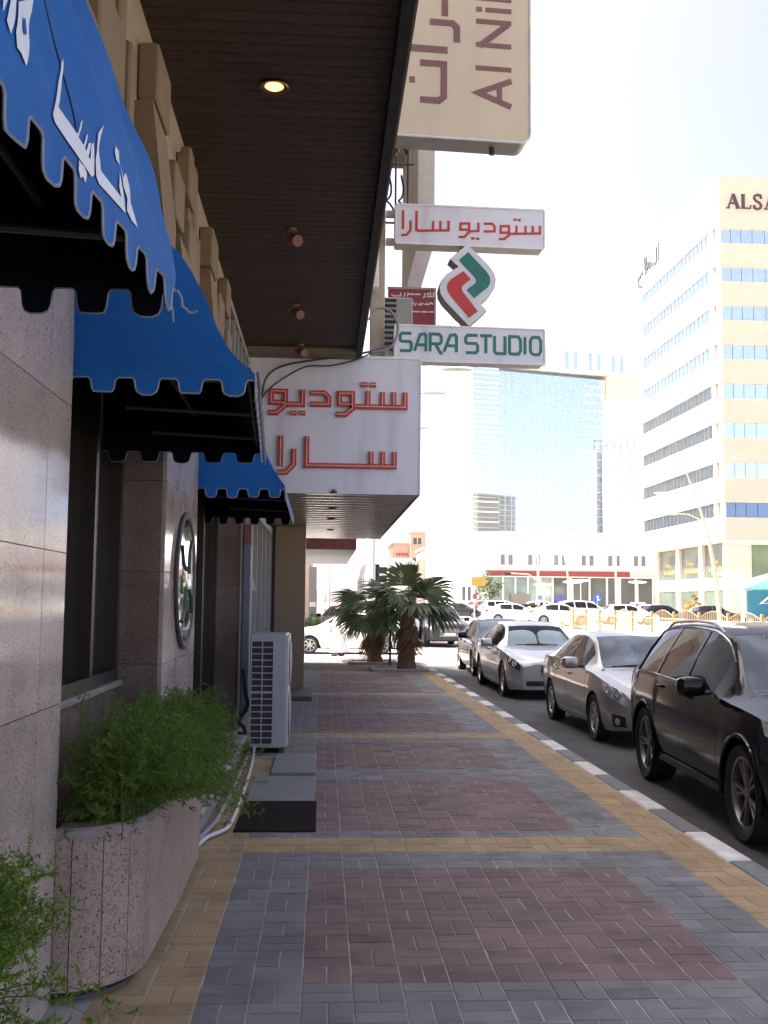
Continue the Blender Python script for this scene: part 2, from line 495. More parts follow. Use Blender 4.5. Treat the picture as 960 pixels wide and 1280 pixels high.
# granite pillars clad with separate panels
ROWS = [(0.0, .62), (.62, 1.27), (1.27, 1.92), (1.92, 2.57), (2.57, 3.25), (3.25, 3.94)]
def pillar(y0, y1, mat, n, xf=WX, xb=-1.5, rows=ROWS, end_mat=None):
    c = MB(); c.bx(xb - .05, xf - .032, y0 + .032, y1 - .032, 0, rows[-1][1])
    p = c.build('pillar', BLACK, bld)
    w = (y1 - y0) / n
    for z0, z1 in rows:
        for k in range(n):
            m = MB(); m.bx(xf - .03, xf + rnd(-.0008, .0008), y0 + k * w + (.0015 if k else .001), y0 + (k + 1) * w - .0015, z0 + .002, z1 - .002)
            m.build('granite_panel', mat, p)
        m = MB(); m.bx(xb, xf - .032, y0, y0 + .03, z0 + .002, z1 - .002); m.build('granite_panel', end_mat or mat, p)
        m = MB(); m.bx(xb, xf - .032, y1 - .03, y1, z0 + .002, z1 - .002); m.build('granite_panel', end_mat or mat, p)
    return p
pillar(2.82, 4.64, GRAN, 5)
pillar(7.47, 9.30, GRAN, 5, end_mat=GRAN_B)  # end faces in darker granite, their dark reflection put into the colour
pillar(14.1, 14.5, GRAN_B, 1, xf=-1.12)
pillar(-1.83, 0.0, GRAN, 5)
R4 = [(0, 1.1), (1.1, 2.15), (2.15, 3.15)]
pillar(20.0, 20.4, M('tan_granite', (.25, .18, .11), .35, var=.15, scale=40), 1, xf=-.35, xb=-.93, rows=R4)
for z in (.3,):
    m = MB(); m.bev(-.56, -.17, 18.3, 19.98, 0, .075, .01); m.build('door_step', M('dark_stone', (.10, .095, .09), .7), bld)

# window bays behind the pillars
FR = M('bronze_frame', (.035, .027, .022), .35, .4)
INNER = M('dim_interior', (.055, .045, .038), .9)
DARKGLASS = M('dark_window_glass', (.018, .014, .012), .03, var=.05, spec=.7)
def bay(y0, y1, z0, z1, mull):
    f = MB()
    f.bx(-1.545, -1.43, y0, y0 + .08, z0, z1); f.bx(-1.545, -1.43, y1 - .08, y1, z0, z1)
    f.bx(-1.54, -1.435, y0 + .08, y1 - .08, z1 - .08, z1); f.bx(-1.54, -1.435, y0 + .08, y1 - .08, z0, z0 + .07)
    for q in mull: f.bx(-1.545, -1.42, q - .035, q + .035, z0 + .07, z1 - .08)
    w = f.build('window', FR, bld)
    g = MB(); g.bx(-1.52, -1.505, y0 + .08, y1 - .08, z0 + .07, z1 - .08); g.build('pane', DARKGLASS, w)
    if z0 > .3:
        s = MB(); s.bev(-1.55, -1.385, y0 + .004, y1 - .004, z0 - .05, z0 - .003, .012); s.build('sill', M('pale_sill', (.20, .18, .16), .5), w)
        b = MB(); b.bx(-1.555, -1.45, y0 + .003, y1 - .003, 0, z0 - .055); b.build('granite_panel', GRAN_B, w)
bay(0.02, 2.80, 1.17, 3.9, [1.4])
bay(4.66, 7.45, 1.17, 3.9, [6.55])
bay(9.32, 14.08, .28, 3.9, [10.7, 12.4])

# shop front beyond the third pillar: pale frames, greenish glass
sf = MB()
for q, w in ((14.55, .10), (15.6, .05), (16.8, .05), (17.9, .07), (18.9, .05), (19.9, .08)):
    sf.bx(-1.10, -.99, q - w / 2, q + w / 2, .12, 3.1)
sf.bx(-1.095, -.995, 14.5, 19.94, 2.98, 3.1); sf.bx(-1.095, -.995, 14.5, 19.94, 0.02, .12)
shop = sf.build('shop_window', M('shop_frame', (.36, .35, .32), .5), bld)
pn = [14.6, 15.57, 16.77, 17.87, 18.87, 19.86]
for a, b in zip(pn, pn[1:]):
    g = MB(); g.bx(-1.055, -1.045, a + .03, b - .02, .12, 2.98); g.build('pane', GLASS_W, shop)
    q = MB(); q.bx(-1.30, -1.28, a + .05, b - .1, .3, 2.9); q.build('curtain', M('green_curtain', (.07, .075, .05), .9, var=.35, scale=3), shop)
dct = MB(); dct.bev(-1.08, -.97, 14.0, 14.1, .25, 2.46, .01); dct.build('wall_duct', M('blue_grey_metal', (.14, .16, .19), .4, .4), bld)
dct = MB(); dct.bx(-1.07, -.98, 14.02, 14.09, 2.47, 2.75); dct.build('orange_panel', M('faded_orange', (.20, .09, .055), .7), bld)
ntc = MB(); ntc.add([(-.962, 14.05, 2.12), (-.90, 14.1, 1.86), (-.955, 14.1, 1.86), (-.962, 14.05, 1.9)], [(0, 1, 2, 3)])
tag(ntc.build('paper_notice', M('notice_paper', (.6, .56, .45), .8)), 'small curled paper notice taped beside the shop window frame', 'notice')

# soffit of narrow brown boards and its dark edge
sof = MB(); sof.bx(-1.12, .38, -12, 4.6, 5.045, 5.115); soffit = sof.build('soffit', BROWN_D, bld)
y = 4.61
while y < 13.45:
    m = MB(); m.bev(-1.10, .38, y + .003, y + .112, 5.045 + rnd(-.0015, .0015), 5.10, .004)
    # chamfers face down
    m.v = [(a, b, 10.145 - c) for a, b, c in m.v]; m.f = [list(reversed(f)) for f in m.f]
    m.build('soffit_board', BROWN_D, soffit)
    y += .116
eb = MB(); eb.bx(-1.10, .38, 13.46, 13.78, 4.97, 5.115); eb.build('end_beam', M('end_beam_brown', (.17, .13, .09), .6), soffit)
tr = MB(); tr.bx(-1.14, -1.095, -12, 13.6, 5.0, 5.044); tr.build('edge_trim', BLACK, soffit)
fs = MB(); fs.bx(.382, .455, -12, 13.80, 4.99, 5.40); fs.build('fascia', M('dark_fascia', (.018, .017, .018), .6, 0, spec=.2), bld)
fs = MB(); fs.bx(.457, .475, -12, 13.80, 5.02, 5.43); fs.build('fascia_trim', M('tan_fascia_trim', (.14, .11, .075), .7), bld)

# tan mouldings over the awnings
def block(y0, y1, z0, z1, xo, nm='corbel'):
    m = MB(); m.bev(-1.068, -1.068 + (xo + 1.068) * .68, y0, y1, z0, z1, .012); m.build(nm, TAN, bld)
for y0 in (-3.9, 1.55, 4.45, 7.3):
    block(y0, y0 + .20, 3.5, 4.98, -.965, 'moulding_strip'); block(y0 + .36, y0 + .50, 3.5, 4.98, -.975, 'moulding_strip')
    block(y0 + .66, y0 + .80, 3.5, 4.55, -.985, 'moulding_strip')
    block(y0 + 1.13, y0 + 1.60, 4.47, 4.80, -.90)
    m = MB(); m.prism([(y0 + 1.0, 4.40), (y0 + 1.65, 3.75), (y0 + 1.95, 3.75), (y0 + 1.95, 4.05), (y0 + 1.5, 4.40)][::-1], -1.068, -.955, lambda a, b, d: (d, a, b)); m.build('corbel', TAN, bld)
    block(y0 + 2.02, y0 + 2.45, 4.18, 4.52, -.93); block(y0 + 2.62, y0 + 2.98, 4.52, 4.84, -.92)
    block(y0 + 2.62, y0 + 3.05, 4.02, 4.34, -.90)
    m = MB(); m.prism([(y0 + 2.1, 4.05), (y0 + 2.6, 3.6), (y0 + 3.05, 3.6), (y0 + 2.6, 4.05)][::-1], -1.068, -.95, lambda a, b, d: (d, a, b)); m.build('corbel', TAN, bld)
    block(y0 - .55, y0 - .1, 3.6, 3.9, -.99)
# small high window with pale bars
hw = MB()
hw.bx(-1.067, -1.0, 10.6, 13.4, 4.78, 4.85); hw.bx(-1.067, -1.0, 10.6, 13.4, 4.05, 4.12)
for q in (10.6, 11.2, 11.7, 12.2, 12.7, 13.2): hw.bx(-1.066, -1.005, q, q + .08, 4.12, 4.78)
h = hw.build('window', M('grey_frame', (.26, .25, .23), .6), bld)
g = MB(); g.bx(-1.066, -1.045, 10.68, 13.2, 4.12, 4.78); g.build('pane', DARKGLASS, h)

# recessed lamps of the overhang
LAMP_ON = M('lamp_glow', (1, .75, .4), .4, emit=(1, .50, .14), estr=.55)
def downlight(x, y, z, label, on):
    t = thing('recessed_downlight', label, 'downlight', (x, y, z))
    a = MB(); a.lathe([(.095, -.012), (.09, -.02), (.062, -.012), (.058, .0), (.095, .0)], (x, y, z)); a.build('rim', M('brass_rim', (.20, .10, .035), .3, .8), t, smooth=True)
    b = MB(); b.lathe([(.061, -.006), (.045, -.018), (.0005, -.024)], (x, y, z)); b.build('bulb', LAMP_ON if on else ALU, t, smooth=True)
downlight(-.366, 6.5, 5.045, 'glowing amber recessed downlight in the brown slatted soffit', True)
def spot(x, y, label):
    t = thing('ceiling_spotlight', label, 'spotlight', (x, y, 5.045), 'old spotlights on the brown soffit')
    rm = M('faded_red_metal', (.20, .075, .055), .55, var=.25)
    a = MB(); a.lathe([(.001, -.02), (.04, -.02), (.04, 0), (.001, 0)], (x, y, 5.045), n=14); a.build('base', rm, t, smooth=True)
    a = MB(); a.tube([(x, y, 5.02), (x, y, 4.95), (x + .02, y - .03, 4.93)], .012, 6); a.build('arm', BLACK, t)
    h = MB(); h.tube([(x - .05, y + .05, 4.975), (x - .02, y + .01, 4.955), (x + .03, y - .05, 4.925), (x + .055, y - .09, 4.905)], [.030, .042, .050, .052], 12); h.build('lamp_head', rm, t, smooth=True)
spot(-.327, 9.1, 'nearest of the faded red spotlights under the brown soffit')
spot(-.356, 11.5, 'middle one of the faded red spotlights under the brown soffit')
spot(-.343, 13.3, 'farthest faded red spotlight, beside the white sign box')

# ---------------------------------------------------------------- white canopy box with red neon letters
box = thing('canopy_sign_box', 'white boxy shop canopy with big red neon Arabic letters on its end', 'shop sign', (.07, 13.82, 3.16))
b = MB(); b.bx(-1.10, 1.24, 13.83, 24, 3.20, 4.98); b.build('casing', WHITE_S, box)
b = MB(); b.bx(-1.115, 1.255, 13.80, 13.828, 3.155, 4.99); b.build('front_face', WHITE_S, box)
b = MB(); b.bx(-1.12, 1.262, 13.79, 13.832, 4.992, 5.03); b.bx(1.257, 1.275, 13.79, 24.02, 3.15, 4.99); b.build('trim', WHITE_P, box)
SL = M('polished_ceiling_panel', (.50, .47, .43), .22, .45, var=.1, scale=2)
y = 13.84
while y < 23.8:
    m = MB(); m.prism([(y + .012 + .376 * k / 10, 3.162 + .022 * (abs(k - 5) / 5) ** 2) for k in range(11)] + [(y + .388, 3.197), (y + .012, 3.197)], -1.09, 1.24, lambda a, b, d: (d, a, b)); m.build('ceiling_panel', SL, box, smooth=30); y += .406
for y in (16.05, 18.1, 20.8):
    downlight(.12, y, 3.163, {16.05: 'first round downlight under the white canopy box, off', 18.1: 'second downlight under the white canopy box, with bright bulb', 20.8: 'last downlight under the white canopy box'}[y], False)
# letters: strokes in sign coordinates (metres from the lower-left corner of the face)
def sx(px): return -1.115 + (px - 87) / 3.2 / 218.0 * 2.37
def sz(py): return 3.155 + (562 - py) / 3.2 / 166.0 * 1.835
def neon(strokes, w=.068):
    for s in strokes:
        lt = MB(); P = [(sx(a), sz(b)) for a, b in s]
        lt.stroke(P, w, lambda a, b, d: (a, d, b), 13.795, 13.755); L = lt.build('letter', RED_L, box)
        tb = MB(); tb.stroke([(a, b) for a, b in P], .014, lambda a, b, d: (a, d, b), 13.754, 13.742); tb.build('neon_tube', PINK_T, L)
neon([[(727, 163), (727, 222), (530, 222)], [(682, 163), (682, 216)], [(637, 163), (637, 216)], [(580, 160), (580, 216)],
      [(519, 238), (519, 172), (468, 172), (468, 214), (517, 214)], [(520, 228), (492, 254), (456, 254)],
      [(354, 172), (408, 172), (425, 188), (425, 216), (354, 216)],
      [(322, 160), (322, 218), (246, 218)], [(255, 230), (255, 168), (200, 168), (200, 212), (250, 212)], [(250, 226), (222, 252), (190, 252)],
      [(240, 342), (240, 460)], [(292, 392), (292, 452), (262, 484), (228, 484)],
      [(342, 342), (342, 455), (696, 455)], [(595, 397), (595, 449)], [(640, 397), (640, 449)], [(686, 397), (686, 449)]])
neon([[(552, 135), (578, 135)], [(586, 135), (612, 135)], [(275, 252), (300, 252)], [(310, 252), (335, 252)]], .062)
bt = MB(); bt.tube([(.12, 13.78, 3.16), (.12, 13.78, 3.21)], .02, 6); bt.bx(.07, .16, 13.77, 13.797, 3.158, 3.19); bt.build('bracket', DARKMET, box)

# ---------------------------------------------------------------- second canopy farther on
c2 = thing('grey_canopy', 'grey flat canopy with dark red front edge beyond the white sign box', 'canopy', (-.2, 26, 3.0))
m = MB(); m.bx(-1.2, .80, 26.03, 36, 3.02, 3.3); m.build('deck', M('grey_canopy_panel', (.13, .135, .15), .5, .1), c2)
m = MB(); m.bx(-1.2, .81, 26.0, 26.028, 3.03, 3.32); m.build('front_edge', M('dark_red_fascia', (.14, .035, .03), .5, var=.25), c2)

# ================================================================ AWNINGS
def smooth_path(P, n=6):
    V = [Vector(p) for p in P]; out = []
    for i in range(len(V) - 1):
        a, b, c, d = V[max(i - 1, 0)], V[i], V[i + 1], V[min(i + 2, len(V) - 1)]
        for k in range(n):
            u = k / n; out.append(.5 * ((2 * b) + (c - a) * u + (2 * a - 5 * b + 4 * c - d) * u * u + (3 * b - 3 * c + d - a) * u ** 3))
    return out + [V[-1]]
import bmesh
BLUE = M('blue_canvas', (.005, .10, .34), .75, var=.10, scale=3.5, bump=.5, bscale=14, stain=.22, spec=.3)
SEAM = M('blue_seam', (.004, .075, .26), .8, var=.1)
INNER_SHADE = M('navy_inner_shade', (.004, .007, .014), .95, var=.1, spec=.1)  # near-black inner skin of the canvas, the shade inside put into its colour
PIPING = M('grey_piping', (.24, .26, .30), .7)
LETTER_W = M('printed_white', (.62, .66, .70), .7, var=.06)
class Awning:
    def __init__(s, prof, y0, y1, k0, k1, zt, drop, tooth, xb=WX + .002):
        s.xb = xb; s.prof, s.y0, s.y1, s.k0, s.k1, s.zt, s.drop, s.tooth = prof, y0, y1, k0, k1, zt, drop, tooth
        s.ss = [0]
        for a, b in zip(prof, prof[1:]): s.ss.append(s.ss[-1] + math.dist(a, b))
        s.fd = pchip([(q, p[0]) for q, p in zip(s.ss, prof)]); s.fz = pchip([(q, p[1]) for q, p in zip(s.ss, prof)])
    def k(s, y): return s.k0 + (s.k1 - s.k0) * (y - s.y0) / (s.y1 - s.y0)
    def pt(s, y, q, off=0.0):
        if q > s.ss[-1]: d, z = s.prof[-1][0], s.prof[-1][1] - (q - s.ss[-1])
        else: d, z = s.fd(q), s.fz(q)
        e = .01
        d2, z2 = s.fd(min(q + e, s.ss[-1])), s.fz(min(q + e, s.ss[-1])); d1, z1 = s.fd(max(0, min(q, s.ss[-1]) - e)), s.fz(max(0, min(q, s.ss[-1]) - e))
        n = Vector((-(z2 - z1), 0, (d2 - d1))).normalized()
        sag = (.011 * math.sin(y * 9 + q * 3) + .008 * math.sin(y * 21 - q * 7) + .006 * math.sin(y * 5 + q * 17)) * math.sin(math.pi * min(1, q / s.ss[-1]))
        return (WX + d * s.k(y) + n.x * (off + sag), y, z + n.z * (off + sag))
    def build(s, label):
        t = thing('awning', label, 'awning', (WX, (s.y0 + s.y1) / 2, s.zt), 'blue scalloped awnings over the shop windows')
        ny, nq = 64, 44
        def shell(off):
            m = MB(); vs = []; fs = []
            ins = .004 if off < 0 else 0
            for j in range(ny + 1):
                y = s.y0 + ins + (s.y1 - s.y0 - 2 * ins) * j / ny
                for i in range(nq + 1): vs.append(s.pt(y, s.ss[-1] * i / nq, off))
            for j in range(ny):
                for i in range(nq):
                    a = j * (nq + 1) + i
                    fs.append((a, a + 1, a + nq + 2, a + nq + 1))
            m.add(vs, fs)
            for y, rev in ((s.y0 + ins, False), (s.y1 - ins, True)):     # closed ends
                top = [s.pt(y, s.ss[-1] * i / nq, off) for i in range(nq + 1)]
                n = 6; vs = []; fs = []
                for i in range(nq + 1):
                    x, yy, z = top[i]
                    for c in range(n + 1):
                        u = c / n
                        bul = .07 * math.sin(math.pi * u) * math.sin(math.pi * i / nq) * (1 if rev else -1)
                        vs.append((s.xb + (x - s.xb) * u, yy + bul, z))
                for i in range(nq):
                    for c in range(n):
                        a = i * (n + 1) + c
                        q = (a, a + n + 1, a + n + 2, a + 1)
                        fs.append(q if not rev else q[::-1])
                m.add(vs, fs)
            return m
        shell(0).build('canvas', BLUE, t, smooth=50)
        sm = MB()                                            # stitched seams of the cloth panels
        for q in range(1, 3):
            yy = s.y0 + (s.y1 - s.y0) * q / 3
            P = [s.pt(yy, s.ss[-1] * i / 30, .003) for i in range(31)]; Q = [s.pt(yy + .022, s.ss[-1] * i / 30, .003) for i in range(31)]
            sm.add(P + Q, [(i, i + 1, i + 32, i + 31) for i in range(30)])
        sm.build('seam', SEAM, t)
        li = shell(-.012); li.build('inner_shade', INNER_SHADE, t, smooth=50)  # inner skin, painted dark as the shade under the awning
        # valance with square teeth, hanging along the near end, the front and the far end
        zt = s.prof[-1][1]; dm = s.prof[-1][0]
        xa, xb = WX + dm * s.k(s.y0), WX + dm * s.k(s.y1)
        runs = [((s.xb, s.y0), (xa, s.y0)), ((xa, s.y0), (xb, s.y1)), ((xb, s.y1), (s.xb, s.y1))]
        m = MB(); ml = MB(); pip = MB()
        for (p0, p1) in runs:
            L = math.dist(p0, p1); n = max(2, round(L / s.tooth)); w = L / n
            pts = []
            for k in range(n):
                a = k * w; hi, lo = s.drop * .32, s.drop
                jit = rnd(-.006, .006)
                for u, z in ((0, hi), (.18, hi), (.24, hi + .012), (.27, lo - .02), (.31, lo - .004), (.42, lo + .003 + jit), (.62, lo + .003 + jit), (.73, lo - .004), (.77, lo - .02), (.80, hi + .012), (.86, hi)):
                    pts.append((a + u * w, z))
            pts.append((L, s.drop * .32))
            tx, ty = (p1[0] - p0[0]) / L, (p1[1] - p0[1]) / L
            nx, ny_ = ty, -tx
            def P(a, z, o=0.0):
                f = .004 * math.sin(a * 31) * z / s.drop
                return (p0[0] + tx * a + nx * (o + f), p0[1] + ty * a + ny_ * (o + f), zt - z)
            for (a, z), (b, zz) in zip(pts, pts[1:]):
                if b - a < 1e-5: continue
                m.add([P(a, z), P(b, zz), P(b, 0), P(a, 0)], [(0, 1, 2, 3)])
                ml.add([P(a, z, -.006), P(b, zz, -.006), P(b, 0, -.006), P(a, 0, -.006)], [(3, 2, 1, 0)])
            pip.tube([P(a, z) for a, z in pts], .0042, 4, cap=False)
        va = m.build('valance', BLUE, t); ml.build('valance_inner_shade', INNER_SHADE, va); pip.build('piping', PIPING, va)
        fr = MB()
        for y in (s.y0 + .3, s.y1 - .3, (s.y0 + s.y1) / 2):
            fr.tube([(WX + .01, y, zt + .05), (WX + dm * s.k(y) - .03, y, zt + .02)], .012, 6)
        fr.tube([(WX + dm * s.k(s.y0) - .03, s.y0 + .02, zt + .02), (WX + dm * s.k(s.y1) - .03, s.y1 - .02, zt + .02)], .014, 6)
        fr.tube([(WX + .25, s.y0 + .02, zt + .22), (WX + .25, s.y1 - .02, zt + .22)], .012, 6)
        fr.build('frame', M('awning_frame', (.10, .10, .10), .5, .5), t)
        return t
    def print_shape(s, poly, parent, mat, off=.004, name='letter', step=.05):
        bm = bmesh.new()
        vs = [bm.verts.new((a, b, 0)) for a, b in poly]
        bm.faces.new(vs)
        bmesh.ops.triangulate(bm, faces=bm.faces[:])
        for _ in range(5):
            ed = [e for e in bm.edges if e.calc_length() > step]
            if not ed: break
            bmesh.ops.subdivide_edges(bm, edges=ed, cuts=1); bmesh.ops.triangulate(bm, faces=bm.faces[:])
        m = MB(); idx = {v: i for i, v in enumerate(bm.verts)}
        m.add([s.pt(v.co.x, v.co.y, off) for v in bm.verts], [[idx[v] for v in f.verts] for f in bm.faces])
        bm.free()
        return m.build(name, mat, parent)
A1 = Awning([(0, 3.84), (.18, 3.73), (.343, 3.585), (.475, 3.33), (.569, 3.076), (.623, 2.87), (.65, 2.78), (.665, 2.70)], .55, 3.15, .57, 1.0, 2.7, .112, .185)
aw1 = A1.build('nearest blue awning, printed with white lettering, in the top left corner')
LET = [[(2.339, 1.104), (2.293, 1.14), (2.219, 1.228), (2.127, 1.349), (2.134, 1.363), (2.213, 1.372), (2.36, 1.385), (2.376, 1.374), (2.413, 1.277), (2.384, 1.298), (2.361, 1.343), (2.348, 1.342), (2.387, 1.29), (2.363, 1.303), (2.336, 1.334), (2.326, 1.332), (2.37, 1.279), (2.357, 1.285), (2.319, 1.328), (2.287, 1.323), (2.35, 1.252), (2.325, 1.27), (2.285, 1.317), (2.272, 1.318), (2.176, 1.308), (2.261, 1.192)],
       [(2.277, 1.381), (2.289, 1.384), (2.311, 1.382), (2.328, 1.39), (2.322, 1.415), (2.304, 1.407), (2.289, 1.418), (2.275, 1.404)],
       [(2.535, 1.175), (2.48, 1.221), (2.406, 1.323), (2.394, 1.368), (2.411, 1.38), (2.621, 1.37), (2.624, 1.33), (2.62, 1.299), (2.595, 1.338), (2.44, 1.335), (2.449, 1.277)],
       [(2.64, 1.181), (2.659, 1.179), (2.686, 1.174), (2.641, 1.232), (2.632, 1.217), (2.6, 1.236), (2.604, 1.213)],
       [(2.663, 1.222), (2.66, 1.26), (2.66, 1.297), (2.715, 1.221), (2.737, 1.215), (2.738, 1.249), (2.695, 1.312), (2.717, 1.34), (2.733, 1.367), (2.679, 1.369), (2.639, 1.356), (2.663, 1.314), (2.634, 1.294)],
       [(2.617, 1.263), (2.62, 1.299), (2.621, 1.356), (2.601, 1.35), (2.587, 1.313)],
       [(1.968, 1.191), (2.015, 1.162), (1.97, 1.23), (1.925, 1.289), (1.916, 1.267)],
       [(2.039, 1.151), (2.164, 1.065), (2.143, 1.108), (2.018, 1.275), (1.99, 1.317), (1.988, 1.288), (1.968, 1.303), (1.95, 1.302), (1.957, 1.266)],
       [(1.923, 1.215), (1.948, 1.203), (1.917, 1.242), (1.905, 1.254)]]
for p in LET: A1.print_shape(p, aw1, LETTER_W)
A1.print_shape([(2.04, 1.185), (2.064, 1.173), (2.03, 1.227), (2.004, 1.246), (2.006, 1.229)], aw1, BLUE, .007, 'letter_hole')
A2 = Awning([(-.36, 3.64), (0, 3.62), (.2, 3.53), (.42, 3.33), (.58, 3.09), (.64, 2.95), (.74, 2.82), (.83, 2.745)], 4.66, 7.0, .97, .845, 2.74, .10, .195, -1.49)
aw2 = A2.build('middle blue awning, between the pillar with the round mirror and the near pillar')
lac = MB()
for k in range(11):
    u = k / 10; y = 4.70 + 2.2 * u; x = WX + .83 * A2.k(y)
    lac.tube([(x + .012, y, 2.76), (x + .02, y + .05, 2.70), (x + .015, y + .1, 2.64)], .008, 5)
fray = MB()
for a, b in (((0, -.03), (.015, -.08)), ((.015, -.08), (.035, -.10)), ((-.03, -.05), (-.01, -.13)), ((.035, -.10), (.06, -.095))):
    fray.tube([(-.462 + a[0], 3.16, 2.70 + a[1]), (-.462 + (a[0] + b[0]) / 2 + .006, 3.165, 2.70 + (a[1] + b[1]) / 2), (-.462 + b[0], 3.16, 2.70 + b[1])], .004, 5)
fray.build('torn_piping', PIPING, aw1, kind='stuff')
lac.build('lacing', M('grey_rope', (.16, .16, .17), .8), aw2, kind='stuff')
A3 = Awning([(-.36, 3.64), (0, 3.62), (.2, 3.53), (.42, 3.33), (.58, 3.09), (.64, 2.95), (.72, 2.82), (.77, 2.755)], 9.33, 12.6, 1.0, .985, 2.75, .11, .19, -1.49)
aw3 = A3.build('farthest blue awning, the smallest, beside the white sign box')

# ================================================================ ROUND MIRROR SIGN on the second pillar
t = thing('round_wall_sign', 'round shiny chrome framed disc mounted on the second granite pillar', 'wall sign', (WX, 8.5, 1.88))
m = MB(); m.lathe([(.50, .0), (.545, .0), (.55, .006), (.55, .022), (.53, .032), (.505, .028), (.495, .016)], (WX + .003, 8.5, 1.88), 'x', 56); m.build('rim', M('brushed_rim', (.06, .057, .055), .6, .2), t, smooth=True)
m = MB(); m.lathe([(.496, .018), (.40, .024), (.2, .028), (.0005, .030)], (WX + .003, 8.5, 1.88), 'x', 56); m.build('face', M('mirror_face', (.75, .77, .78), .06, 1.0, var=.03, bump=.12, bscale=7), t, smooth=True)
m = MB()
for k in range(4): 
    a = k * math.pi / 2 + .6
    m.tube([(WX + .036, 8.5 + .1 * math.cos(a), 1.88 + .1 * math.sin(a)), (WX + .033, 8.5 + .26 * math.cos(a + .5), 1.88 + .26 * math.sin(a + .5)), (WX + .028, 8.5 + .42 * math.cos(a + .3), 1.88 + .42 * math.sin(a + .3))], .014, 6)
m.build('emblem', M('dark_green_enamel', (.02, .05, .035), .25), t, smooth=True)

